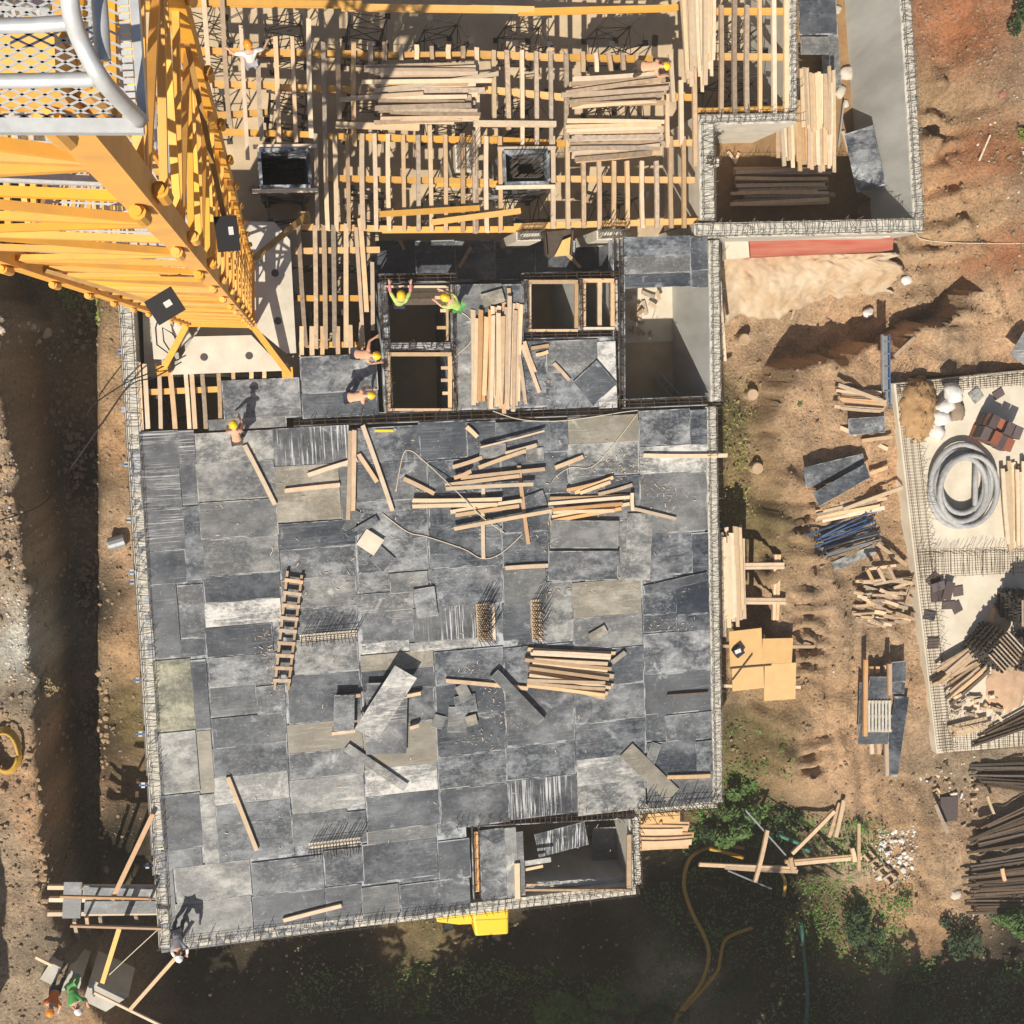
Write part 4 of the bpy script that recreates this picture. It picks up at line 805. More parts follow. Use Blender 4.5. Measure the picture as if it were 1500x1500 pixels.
# ropes and small litter
def rope(pts, r, mt, label, name='rope', cat='rope', z=.03, ground=False):
    P = [Vector((p[0], p[1], p[2] if len(p) > 2 else z)) for p in pts]; Q = []
    for i in range(len(P) - 1):
        p0, p1, p2, p3 = P[max(i - 1, 0)], P[i], P[i + 1], P[min(i + 2, len(P) - 1)]
        for s in range(6):
            t = s / 6; Q.append(.5 * ((2 * p1) + (-p0 + p2) * t + (2 * p0 - 5 * p1 + 4 * p2 - p3) * t * t + (-p0 + 3 * p1 - 3 * p2 + p3) * t ** 3))
    Q.append(P[-1]); k = MB(); k.tube([gat(q.x, q.y, q.z) if ground else at(q.x, q.y, q.z) for q in Q], r, 6); return tag(k.build(name, mt, smooth=True), label, cat)
rope([(580, 720), (590, 668), (601, 660), (621, 675), (665, 716, .25), (706, 757, .25), (740, 781)], .016, 'rope', 'cream rope looping over the scattered heap')
rope([(560, 752), (597, 779), (625, 786), (679, 804), (706, 818), (733, 811), (767, 781)], .016, 'rope', 'cream rope sagging below the scattered heap')
rope([(722, 602), (760, 614), (808, 617), (859, 612), (910, 604), (935, 601)], .014, 'rope', 'cream rope along the top of the deck')
rope([(805, 719, .25), (811, 702), (835, 685), (866, 684), (896, 655), (935, 604)], .014, 'rope', 'cream rope curving over the beige panel')
rope([(655, 445), (672, 455), (690, 470), (690, 500), (664, 530), (668, 590)], .014, 'rope', 'thin line lying beside the shafts')
lv = empty('spirit_level', at(562, 630, .03), 'small yellow spirit level on the dark panel near the shaft', 'tool'); board('level_body', at(549, 631, .04), at(576, 631, .04), .07, .05, 'machine_yellow', parent=lv); board('level_tip', at(576, 631, .04), at(580, 628, .04), .08, .05, 'steel_grey', parent=lv)
k = MB()
for (cx, cy, sx, sy, n) in ((905, 680, 22, 14, 60), (970, 720, 22, 12, 40), (980, 915, 18, 6, 30), (700, 1085, 18, 6, 30), (688, 983, 12, 6, 20), (725, 1030, 14, 20, 40), (395, 960, 8, 30, 60), (790, 565, 20, 8, 24), (620, 1000, 300, 300, 220), (600, 760, 300, 120, 120), (850, 750, 160, 120, 120)):
    for i in range(n):
        p = at(R.gauss(cx, sx) if sx < 100 else R.uniform(cx - sx, cx + sx), R.gauss(cy, sy) if sx < 100 else R.uniform(cy - sy, cy + sy), .035)
        a = R.uniform(0, 3.14); l = R.uniform(.01, .03) if R.random() < .6 else R.uniform(.03, .13); k.bar(p, p + Vector((l * math.cos(a), l * math.sin(a), R.uniform(-.01, .02))), R.uniform(.006, .022), .008)
lt = k.build('sawdust_and_chips', 'timber_pale', kind='stuff'); tag(lt, 'pale wood chips and shavings strewn over the dark deck', 'wood chips')
# ------------------------------------------------------------------ tower crane
A_, B_, C_ = at(368, 475, 1.2), at(275, 473, 1.2), at(362, 385, 1.2)
mw = ((A_ - B_).xy.length + (A_ - C_).xy.length) / 2
ux = (A_ - B_).xy.normalized(); uy = Vector((-ux.y, ux.x))
def M2(i, j, z, inset=0.0):     # mast corner: i=0 left 1 right, j=0 near 1 far
    p = A_.xy + ux * ((i - 1) * mw + (inset if i == 0 else -inset)) + uy * (j * mw + (inset if j == 0 else -inset)); return Vector((p.x, p.y, z))
mc = M2(0, 0, 0) * .5 + M2(1, 1, 0) * .5
cr = empty('tower_crane', V(mc, -.2), 'orange lattice tower crane mast rising past the camera', 'crane')
cr_inv = Matrix()
def cpart(k, n, mt, smooth=False): return child_of(k.build(n, mt, smooth=smooth), cr)
LEGS = {}; ZT = CAM_H - 3.6; SEC = 2.35; Z0 = .1
for i in (0, 1):
    for j in (0, 1):
        k = MB(); k.bar(M2(i, j, Z0), M2(i, j, ZT), .15, .15, up=(ux.x, ux.y, 0)); lg = cpart(k, 'leg', 'crane_orange'); LEGS[(i, j)] = lg
nsec = int((ZT - Z0) / SEC)
for s in range(nsec + 1):
    z = ZT - 2.0 - s * SEC + 1.55
    if z < .6: break
    for i in (0, 1):
        for j in (0, 1):
            k = MB(); o = Vector(((ux * (1 if i else -1) * .05 + uy * (1 if j else -1) * .05).to_tuple() + (0,)))
            for q in ((ux * (1 if i else -1)), (uy * (1 if j else -1))):
                d = Vector((q.x, q.y, 0)) * .11
                k.tube([M2(i, j, z - .16) + d, M2(i, j, z + .16) + d], .042, 10); k.tube([M2(i, j, z + .16) + d, M2(i, j, z + .20) + d], .026, 8)
            pj = k.build('pin_joint', 'crane_orange'); pj.parent = LEGS[(i, j)]
# braces: two horizontals and a zigzag per section on every face
z = Z0 + .3; up = 0
while z < ZT - .1:
    for (a, b_) in (((0, 0), (1, 0)), ((1, 0), (1, 1)), ((1, 1), (0, 1)), ((0, 1), (0, 0))):
        k = MB(); k.bar(M2(*a, z), M2(*b_, z), .05, .08); cpart(k, 'brace', 'crane_orange')
        if z + 1.17 < ZT:
            p, q = (a, b_) if up else (b_, a)
            k = MB(); k.bar(M2(*p, z + .05), M2(*q, z + 1.12), .05, .06); cpart(k, 'diagonal', 'crane_orange')
    up ^= 1; z += SEC / 2
# ladder with cage side, rest platforms
lx = M2(1, 0, 0, .32).xy * .0 + (M2(1, 1, 0, .0).xy * .5 + M2(1, 0, 0, 0).xy * .5) - ux * .18
for s in (-.2, .2): k = MB(); p = lx + uy * s; k.tube([(p.x, p.y, .3), (p.x, p.y, ZT)], .025, 6); cpart(k, 'ladder_rail', 'crane_orange')
k = MB(); z = .4
while z < ZT: a = lx - uy * .2; b_ = lx + uy * .2; k.tube([(a.x, a.y, z), (b_.x, b_.y, z)], .012, 5, False); z += .28
o = cpart(k, 'ladder_rungs', 'galvanised'); o['kind'] = 'stuff'
for s in range(6):
    z = ZT - 3.2 - s * 4.7
    if z < 1: break
    k = MB(); P = [M2(0, 0, 0, .1), M2(1, 0, 0, .1), M2(1, 1, 0, .55), M2(0, 1, 0, .55)]
    pts = [p.xy for p in P]
    for q in range(4): k.bar(V((*pts[q], z)), V((*pts[(q + 1) % 4], z)), .05, .05)
    n = 16
    for i in range(1, n):
        a = pts[0].lerp(pts[1], i / n); c = pts[3].lerp(pts[2], i / n); k.bar((a.x, a.y, z + .01), (c.x, c.y, z + .01), .018, .012)
        a = pts[0].lerp(pts[3], i / n); c = pts[1].lerp(pts[2], i / n); k.bar((a.x, a.y, z + .012), (c.x, c.y, z + .012), .018, .012)
    cpart(k, 'rest_platform', 'galvanised')
# foot: strut to each ballast corner
for (i, j, px, py) in ((1, 0, 421, 546), (0, 0, 238, 543), (1, 1, 446, 318)):
    k = MB(); k.bar(M2(i, j, 1.35), at(px, py, .15), .16, .16); k.box(at(px, py, .14), (.3, .3, .08)); cpart(k, 'foot_strut', 'crane_orange' if i != j or i == 0 else 'crane_dirt_shade')  # rear right strut in a darker orange: its shade is painted on
for (a, b_) in (((0, 0), (1, 0)), ((1, 0), (1, 1))):
    k = MB(); k.bar(M2(*a, 1.3), M2(*b_, 1.3), .2, .22); cpart(k, 'foot_beam', 'crane_orange')
# electric boxes hung on the mast
def on_mast(px, py, axis, d):
    "height at which the photo pixel meets the plane just outside a mast face"
    lo, hi = 1.0, 30.0
    for _ in range(40):
        m_ = (lo + hi) / 2; p = at(px, py, m_).xy - A_.xy; v = p.dot(ux if axis == 0 else uy)
        if axis == 0: lo, hi = (m_, hi) if v < d else (lo, m_)
        else: lo, hi = (m_, hi) if v > d else (lo, m_)
    return at(px, py, (lo + hi) / 2)
for (px, py, ax_, d, r_, s, n) in ((244, 449, 1, -.34, .5, (.5, .42, .6), 'switch_box'), (334, 345, 0, .30, .05, (.34, .6, .7), 'junction_box')):
    p = on_mast(px, py, ax_, d); f = (CAM_H - p.z) / 34; k = MB(); q = Matrix.Rotation(r_, 3, 'Z'); s = tuple(v * max(f, .5) * (1.0 if ax_ else .72) for v in s); k.box(p, s, q); k.box(p + Vector((0, 0, s[2] / 2 + .015)), (s[0] + .05, s[1] + .05, .03), q); cpart(k, n, 'black')
    k = MB(); k.box(p + Vector((.03, .02, s[2] / 2 + .034)), (s[0] * .3, s[1] * .28, .008), q); cpart(k, 'box_label', 'bag_white')
    k = MB(); t = M2(0, 0, p.z) if ax_ else M2(1, 1, p.z); k.bar(p, V(t, p.z), .04, .04); cpart(k, 'box_bracket', 'crane_dirt_shade')
k = MB(); P = [at(234, 460, 2.0), at(228, 480, 1.2), at(230, 505, .8), at(250, 520, .5), at(265, 505, .5), at(252, 488, .6), at(238, 480, .9), at(240, 500, .5), at(258, 528, .3)]; k.tube(P, .02, 6); cpart(k, 'power_cable', 'rubber', True)
# operator's balcony: expanded-metal floor with tube rails, just below the camera
ZP = CAM_H - 2.75
c0 = at(211, 186, ZP); by = Vector((-math.sin(-.01), math.cos(-.01), 0)); bxv = Vector((-1, .012, 0)).normalized()
bL, bW = .95, .62
k = MB()
k.bar(c0 + Vector((.0, 0, 0)), c0 + bxv * bL, .03, .035); k.bar(c0 + by * .016, c0 + by * bW, .018, .05); k.bar(c0 + bxv * bL, c0 + bxv * bL + by * bW, .03, .06); k.bar(c0 + by * bW, c0 + bxv * bL + by * bW, .03, .06)
[k.bar(c0 + bxv * .012 + by * (.02 + .0145 * t) + Vector((0, 0, .012)), c0 + bxv * .034 + by * (.02 + .0145 * t) + Vector((0, 0, .006)), .0105, .004) for t in range(40)]
BF = cpart(k, 'balcony_frame', 'galvanised')
k = MB(); pw, ph = .046, .022; nx_ = int((bL - .03) / pw); ny_ = int(bW / ph)
for r_ in range(2 * ny_):
    y = r_ * ph / 2 + .01; off = (r_ % 2) * pw / 2
    for i in range(nx_):
        x = .035 + i * pw + off
        a = c0 + bxv * x + by * y; m_ = c0 + bxv * (x + pw / 2) + by * (y + ph / 2); e = c0 + bxv * (x + pw) + by * y
        if y + ph / 2 < bW: k.bar(a, m_, .0048, .003); k.bar(m_, e, .0048, .003)
o = k.build('expanded_metal_floor', 'galvanised', kind='stuff'); o.parent = BF
zr = ZP + .12
def rail(pts, r, n): 
    P = [Vector((p[0], p[1], p[2])) for p in pts]; Q = []
    for i in range(len(P) - 1):
        p0, p1, p2, p3 = P[max(i - 1, 0)], P[i], P[i + 1], P[min(i + 2, len(P) - 1)]
        for s in range(6): t = s / 6; Q.append(.5 * ((2 * p1) + (-p0 + p2) * t + (2 * p0 - 5 * p1 + 4 * p2 - p3) * t * t + (-p0 + 3 * p1 - 3 * p2 + p3) * t ** 3))
    Q.append(P[-1]); k = MB(); k.tube([at(*q) for q in Q], r, 14); o = k.build(n, 'galvanised', smooth=True); o.parent = BF; return o
rail([(100, -60, zr + .25), (103, 10, zr + .2), (118, 60, zr + .15), (152, 120, zr + .1), (205, 176, ZP + .03)], .0175, 'guard_rail')
rail([(-60, 38, zr + .12), (40, 37, zr + .13), (104, 33, zr + .15)], .0145, 'guard_rail')
rail([(-60, 119, zr + .05), (60, 118, zr + .07), (140, 116, zr + .1)], .0145, 'guard_rail')
rail([(140, -60, zr + .1), (147, 20, zr + .1), (151, 88, zr + .1)], .0155, 'guard_rail')
# ballast blocks of the crane foot
def ballast(pts, label, z0=-.75, z1=.06, holes=()):
    root = empty('ballast_block', at(sum(p[0] for p in pts) / len(pts), sum(p[1] for p in pts) / len(pts), z0), label, 'ballast block')
    k = MB(); k.prism([at(*p, z1).xy for p in pts], z0, z1); child_of(k.build('concrete_body', 'concrete_white'), root)
    for (px, py) in holes:
        k = MB(); p = at(px, py, z1); k.tube([p + Vector((0, 0, -.02)), p + Vector((0, 0, .006))], .105, 16); child_of(k.build('lifting_socket', 'steel_dark'), root)
    return root
ballast([(250, 549), (418, 543), (368, 491), (284, 493)], 'sunlit front ballast block at the foot of the crane', holes=((299, 523), (365, 521)))
ballast([(350, 324), (402, 325), (425, 352), (434, 517), (420, 518), (374, 480)], 'half shaded right ballast block of the crane foot', z1=.03, holes=((403, 400), (407, 470)))
ballast([(219, 450), (262, 462), (280, 492), (244, 527), (225, 526)], 'left ballast block behind the coiled cable', z1=.04)
k = MB(); k.prism([at(205, 330, -.8).xy, at(440, 330, -.8).xy, at(440, 552, -.8).xy, at(212, 552, -.8).xy], FLOOR, -.78); tag(k.build('crane_pedestal', 'concrete'), 'concrete pedestal under the crane ballast', 'pedestal')
# cables slung from the mast foot to the trench
rope([(266, 530, .3), (228, 552, .4), (190, 565, .45), (150, 620, -1.5), (100, 690, -3), (60, 740, -1.5), (-10, 765, -.6)], .02, 'rubber', 'black cable slung from the crane foot over the trench', 'cable', 'cable')
rope([(262, 526, .3), (215, 548, .4), (186, 560, .45), (140, 590, -2), (128, 605, -3.9)], .02, 'rubber', 'second black cable dropping into the trench beside the wall', 'cable', 'cable')
# ------------------------------------------------------------------ neighbouring foundation slab
ZS = -1.75
NS = [(1309, 562), (1620, 530), (1680, 1075), (1372, 1104)]
k = MB(); k.prism([at(*p, ZS).xy for p in NS], -3.2, ZS); slab = structure(k.build('neighbour_slab', 'slab_cream'))
def mesh_mat(P, nu, nv, label, z=.06, r=.0065, up=.0, name='rebar_mesh'):
    "mat of crossing bars inside a four-cornered pixel outline"
    c = [at(*p, ZS + z) for p in P]; k = MB()
    for i in range(nu + 1):
        t = i / nu; a = c[0].lerp(c[1], t); b_ = c[3].lerp(c[2], t); j = Vector((R.gauss(0, .03), R.gauss(0, .03), 0)); k.tube([a + j, b_ + j + Vector((R.gauss(0, .04), R.gauss(0, .04), 0))], r, 4, False)
        if up: k.tube([a + j, a + j + Vector((R.gauss(0, .06), R.gauss(0, .06), up * R.uniform(.6, 1.1)))], r, 4, False)
    for i in range(nv + 1):
        t = i / nv; a = c[0].lerp(c[3], t); b_ = c[1].lerp(c[2], t); k.tube([a + Vector((0, 0, .02)), b_ + Vector((0, 0, .02))], r, 4, False)
        if up: k.tube([b_, b_ + Vector((R.gauss(0, .06), R.gauss(0, .06), up * R.uniform(.6, 1.1)))], r, 4, False)
    o = k.build(name, 'rebar'); o['kind'] = 'stuff'; return tag(o, label, 'rebar mesh')
mesh_mat([(1312, 566), (1338, 564), (1394, 1098), (1374, 1100)], 9, 120, 'band of rebar mesh along the left edge of the neighbouring slab', up=.45)
mesh_mat([(1312, 564), (1505, 546), (1505, 562), (1314, 580)], 70, 5, 'band of rebar mesh along the top edge of the neighbouring slab', up=.4)
mesh_mat([(1345, 808), (1505, 804), (1505, 838), (1348, 846)], 60, 5, 'band of rebar mesh crossing the neighbouring slab below the hose coil', up=.5)
mesh_mat([(1378, 1060), (1505, 1062), (1505, 1094), (1382, 1102)], 46, 6, 'band of rebar mesh along the bottom edge of the neighbouring slab', up=.45)
# earth spilled at the slab corner
def mound(P, h, label, z=ZS, mt='soil_heap', n=14):
    k = MB(); c = at(*P[0], z); rx, ry = P[1]; vs = []; fs = []
    for i in range(n):
        for j in range(n):
            u, v = i / (n - 1) * 2 - 1, j / (n - 1) * 2 - 1; d = math.hypot(u, v); x = c.x + u * rx; y = c.y + v * ry
            vs.append((x + R.gauss(0, .02), y + R.gauss(0, .02), z - .06 + (h * (1 - d * d) * R.uniform(.7, 1.15) + R.uniform(.04, .09) if d < .95 + R.uniform(-.12, .05) else -.6)))
    for i in range(n - 1):
        for j in range(n - 1): q = i * n + j; fs.append((q, q + n, q + n + 1, q + 1))
    k.add(vs, fs); return tag(k.build('earth_heap', mt, smooth=True), label, 'earth heap')
mat('soil_heap', (.40, .25, .125), .95, 0, .05, .7, 5, (.26, .15, .07), .6)
mat('soil_pink', (.55, .37, .24), .95, 0, .05, .7, 5, (.42, .27, .17), .6)
mound(((1345, 600), (.75, 1.15)), .5, 'brown earth heap in the corner of the neighbouring slab beside the white bags', n=22)
mound(((1462, 910), (.5, .6)), .3, 'small pinkish earth heap between the dark stacks', mt='soil_pink')
mound(((1475, 1000), (.9, 1.2)), .12, 'low pinkish earth spread on the slab below the dark stacks', mt='soil_pink', n=18)
# hose coil
k = MB(); P = []; LO = [(1.06, 0), (.86, .0), (1.0, .17), (.80, .16), (.93, .33), (.72, .30), (.66, .2)]; n = 28
for i in range(6 * n):
    a = i / n * 2 * math.pi + 1.2; l, f = divmod(i / n, 1); l = int(l); f = f * f * (3 - 2 * f); r0, z0 = LO[l]; r1, z1 = LO[l + 1]; rr = r0 + (r1 - r0) * f
    c = at(1405 + 5 * math.sin(l * 2.1) * (1 - f) + 5 * math.sin((l + 1) * 2.1) * f, 714 + 6 * math.cos(l * 1.7) * (1 - f) + 6 * math.cos((l + 1) * 1.7) * f, ZS); P.append(Vector((c.x + rr * 1.13 * math.cos(a), c.y + rr * 1.32 * math.sin(a), ZS + .09 + z0 + (z1 - z0) * f)))
e = P[-1]; P += [e.lerp(at(1428, 758, ZS + .3), t) for t in (.35, .7, 1)]
k.tube(P, .088, 10); tag(k.build('concrete_hose', 'hose_grey', smooth=True), 'thick grey hose coiled on the cream slab', 'hose')
# white sacks
def sack(px, py, z, s, rz, label, mt='bag_white'):
    b_ = bmesh.new(); bmesh.ops.create_icosphere(b_, subdivisions=3, radius=1)
    for v in b_.verts:
        n = v.co.copy(); f = 1 + .07 * math.sin(3 * n.x + 2 * n.y + px) + .05 * math.sin(6 * n.y + 4 * n.z + py) + .03 * math.sin(11 * n.x - 9 * n.z)
        f *= R.uniform(.9, 1.09); v.co = Vector((max(-.85, min(.85, n.x)) * f * s[0], max(-.8, min(.8, n.y)) * f * s[1], (n.z if n.z > -.4 else -.4) * f * s[2]))
    me = bpy.data.meshes.new('sack'); b_.to_mesh(me); b_.free(); me.materials.append(MATS[mt]); me.polygons.foreach_set('use_smooth', [True] * len(me.polygons))
    o = bpy.data.objects.new('cement_sack', me); COL.objects.link(o); o.location = at(px, py, z + s[2] * .4); o.rotation_euler = (0, 0, rz); return tag(o, label, 'sack')
for q in ((1396, 576, .55, (.3, .38, .28), .3, 'crumpled white sack at the top of the sack heap'), (1384, 594, .12, (.36, .3, .3), .8, 'white sack in the middle of the sack heap'), (1378, 612, .1, (.34, .3, .28), .2, 'white sack low in the sack heap'), (1371, 632, .0, (.34, .28, .22), -.4, 'open white sack at the bottom of the sack heap'), (1401, 602, .0, (.26, .4, .2), .1, 'brownish paper sack at the right of the sack heap')):
    sack(q[0], q[1], ZS + q[2], q[3], q[4], q[5], 'bag_white' if 'brown' not in q[5] else 'stone')
# stacks of dark boards and bricks
def brick_stack(px, py, rz, nx_, ny_, nz_, s, label, mts, z=ZS, name='brick', jit=.01, cat='stack'):
    root = empty(name + '_stack', at(px, py, z), label, cat, None, rz)
    for a in range(nx_):
        for b_ in range(ny_):
            for c in range(R.randint(max(1, nz_ - 1), nz_) if nz_ > 1 else 1):
                o = bpy.data.objects.new(name, unit_box(R.choice(mts))); COL.objects.link(o); o.parent = root
                o.location = ((a - (nx_ - 1) / 2) * s[0] * 1.03 + R.gauss(0, jit), (b_ - (ny_ - 1) / 2) * s[1] * 1.03 + R.gauss(0, jit), s[2] * (c + .5) + .002 * c); o.rotation_euler = (0, 0, R.gauss(0, .05)); o.scale = (s[0] * .97, s[1] * .97, s[2] * .98)
    return root
brick_stack(1448, 632, -.45, 4, 2, 5, (.3, .42, .17), 'stack of reddish brown blocks beside the hose coil', ['paver', 'brick_red', 'paver', 'paver'], name='block')
for i, (p, lab) in enumerate((([(1454, 575), (1466, 568), (1472, 577), (1458, 587)], 'dark tile at the top right of the brown block stack'), ([(1418, 577), (1430, 567), (1442, 580), (1428, 592)], 'grey tile above the brown block stack'))): quad_panel('tile', p, ZS + .03, 'paver' if i == 0 else 'film_grey', lab, 'tile', th=.05)
PV = [([(1356, 850), (1368, 838), (1380, 846), (1364, 862)], .02), ([(1364, 856), (1382, 850), (1385, 862), (1366, 868)], .22), ([(1362, 864), (1382, 862), (1382, 880), (1366, 882)], .14), ([(1384, 850), (1398, 854), (1393, 880), (1382, 878)], .24), ([(1397, 860), (1410, 857), (1411, 872), (1396, 874)], .02), ([(1376, 880), (1394, 882), (1404, 890), (1384, 894)], .03), ([(1392, 886), (1402, 880), (1412, 892), (1398, 900)], .02), ([(1355, 894), (1371, 896), (1368, 910), (1352, 906)], .03), ([(1360, 934), (1376, 934), (1374, 950), (1358, 950)], .03)]
LP = ['topmost dark tile of the slab tile heap', 'tile bridging the top of the tile heap', 'large tile in the middle of the tile heap', 'upright dark tile at the right of the tile heap', 'tile lying apart at the right of the tile heap', 'tile low in the tile heap', 'lowest tile beside the dark stack', 'lone greenish dark tile on the left mesh band', 'lone purple tile on the left mesh band']
for (p, z), lab in zip(PV, LP): quad_panel('tile', p, ZS + z, 'film_dark' if 'greenish' in lab else 'paver', lab, 'tile', th=.05)
# tall cross-stacked bundles
def crib(px, py, rz, w, d, h, label, nb=9, layers=13):
    root = empty('scaffold_part_stack', at(px, py, ZS), label, 'steel stack', None, rz); k = MB(); dz = h / layers
    for l in range(layers):
        for i in range(nb):
            t = (i + .5) / nb - .5
            if l % 2: a, b_ = Vector((-w / 2 + R.gauss(0, .06), t * d, l * dz)), Vector((w / 2 + R.gauss(0, .06), t * d, l * dz))
            else: a, b_ = Vector((t * w, -d / 2 + R.gauss(0, .06), l * dz)), Vector((t * w, d / 2 + R.gauss(0, .06), l * dz))
            if l == layers - 1:
                q = MB(); q.bar(a, b_, .04, .05); q.build('bar', 'timber_old', root)
            else: k.bar(a, b_, .045, dz * .9)
    o = k.build('stacked_bars', 'steel_dark', root); o['kind'] = 'stuff'
crib(1437, 940, .75, 1.1, 1.0, 1.6, 'dark cross-stacked bundle standing cornerwise on the slab')
crib(1478, 882, .02, .95, .9, 1.5, 'dark cross-stacked bundle with upright bars at the right edge')
crib(1492, 950, .1, .7, 1.2, 1.5, 'dark cross-stacked bundle cut off by the right edge below')
# planks on the slab
pile((1468, 688, 1474, 800), (1520, 672, 1520, 806), 14, ZS + .1, 'fresh plank in the bundle right of the hose coil', 'fresh plank bundle on the slab', 'timber_pale', jit=(6, 1.2), layers=4, w=.14)
pile((1372, 988, 1424, 958), (1396, 1030, 1448, 986), 14, ZS + .08, 'weathered plank in the slanting slab pile', 'slanting plank pile on the slab', ['timber_old', 'timber', 'timber_dark'], jit=(8, 2.5), layers=4)
pile((1380, 970, 1420, 948), (1384, 1000, 1430, 960), 6, ZS + .3, 'top plank of the slanting pile low on the slab', 'top of the slanting plank pile', ['timber', 'timber_old'], jit=(6, 2), layers=2)
pile((1385, 1066, 1442, 1052), (1392, 1080, 1446, 1066), 5, ZS + .06, 'pale plank near the bottom edge of the slab', 'planks at the bottom edge of the slab', ['timber_pale', 'timber_old'], jit=(5, 1.5), layers=2)
for i in range(26):
    px, py = R.uniform(1390, 1460), R.uniform(1020, 1048); a = R.uniform(-.6, .9); l = R.uniform(7, 16)
    tag(board('offcut', at(px, py, ZS + .05 + .02 * (i % 8)), at(px + l * math.cos(a), py + l * math.sin(a), ZS + .05 + .02 * (i % 8)), .1, .06, R.choice(['timber', 'timber_old', 'timber_pale'])), 'short offcut in the loose heap low on the slab', 'offcut', 'offcut heap on the slab')
pile((1446, 1072, 1520, 1030), (1430, 1092, 1520, 1062), 9, ZS + .05, 'dark bar in the slanting bundle on the slab', 'dark bar bundle on the slab', 'timber_dark', jit=(8, 2), layers=3, w=.07, name='steel_bar')
quad_panel('steel_plate', [(1466, 532), (1500, 494), (1540, 500), (1530, 534)], ZS + .5, 'W', 'scuffed grey plate at the top right of the slab')

# ------------------------------------------------------------------ dirt yard between the buildings
def gpile(A, B, n, label, group, mt='timber', w=.11, h=.06, layers=3, jit=(6, 2), dz=.05, name='plank'):
    made = []
    for i in range(n):
        t = (i + .5) / n; q = [lerp(A[j], B[j], t) for j in range(4)]; dx, dy = q[2] - q[0], q[3] - q[1]; l = math.hypot(dx, dy); ux_, uy_ = dx / l, dy / l
        e0, e1 = R.gauss(0, jit[0]), R.gauss(0, jit[0]); o0, o1 = R.gauss(0, jit[1]), R.gauss(0, jit[1]); zz = dz + R.randrange(layers) * (h + .01) + .003 * (i % 4)
        c = gat((q[0] + q[2]) / 2, (q[1] + q[3]) / 2).z + .08 + zz
        tag(board(name, at(q[0] + ux_ * e0 - uy_ * o0, q[1] + uy_ * e0 + ux_ * o0, c), at(q[2] + ux_ * e1 - uy_ * o1, q[3] + uy_ * e1 + ux_ * o1, c), w * R.uniform(.8, 1.25), h, R.choice(mt) if isinstance(mt, list) else mt, roll=R.gauss(0, .08)), label, 'plank', group); made.append((q[1] + q[3] + (o0 + o1) * ux_, i, COL.objects[-1]))
    number_labels([m[2] for m in sorted(made)], label, 'top')
def gboard(q, label, w=.12, h=.06, dz=.12, mt='timber', name='plank', cat='plank', group=None, dz2=None):
    z = max(gat(q[0], q[1]).z, gat(q[2], q[3]).z); return tag(board(name, at(q[0], q[1], z + dz), at(q[2], q[3], z + (dz if dz2 is None else dz2)), w, h, mt), label, cat, group)
gpile((1222, 568, 1296, 574), (1234, 600, 1300, 606), 9, 'plank in the pile beside the blue-edged formwork panel', 'plank pile by the slab corner', ['timber', 'timber_old', 'timber_orange'], jit=(6, 1.5), layers=3)
gboard((1228, 564, 1298, 590), 'long plank lying across the pile at the slab corner', dz=.45, mt='timber_pale')
bp_ = empty('wall_shutter', gat(1300, 530), 'narrow blue-edged formwork panel lying beside the slab corner', 'formwork panel')
zb = gat(1300, 530).z + .3
board('panel_skin', at(1296, 492, zb), at(1297, 594, zb), .14, .1, 'steel_grey', parent=bp_)
for s in (-5, 5): board('edge_rail', at(1297 + s, 490, zb), at(1298 + s, 596, zb), .04, .12, 'steel_blue' if s > 0 else 'steel_grey', parent=bp_)
for i in range(6): board('cross_rail', at(1292, 500 + 18 * i, zb + .02), at(1302, 500 + 18 * i, zb + .02), .04, .06, 'steel_grey', parent=bp_)
zg = lambda px, py: gat(px, py).z
quad_panel('plywood_sheet', [(1242, 613), (1295, 610), (1297, 633), (1244, 638)], zg(1270, 625) + .35, 'M', 'dark sheet resting on planks in the yard')
gboard((1230, 626, 1300, 658), 'plank slanting under the dark yard sheet', dz=.15); gboard((1262, 646, 1306, 640), 'short plank below the dark yard sheet', dz=.2)
quad_panel('plywood_sheet', [(1173, 682), (1264, 668), (1268, 690), (1184, 718)], zg(1215, 700) + .5, 'M', 'upper one of two overlapping dark sheets in the yard')
quad_panel('plywood_sheet', [(1190, 722), (1266, 680), (1276, 698), (1200, 742)], zg(1215, 700) + .75, 'D', 'lower one of two overlapping dark sheets in the yard', tilt=(0, 0, -.1, -.1))
gboard((1274, 694, 1300, 684), 'short plank right of the overlapping dark sheets', dz=.3)
gpile((1200, 745, 1296, 722), (1196, 766, 1290, 748), 8, 'plank in the pile above the blue props', 'plank pile above the blue props', ['timber', 'timber_old', 'timber_pale'], jit=(7, 2), layers=2)
gboard((1236, 746, 1322, 714), 'long pale plank reaching to the slab edge', dz=.3, mt='timber_pale')
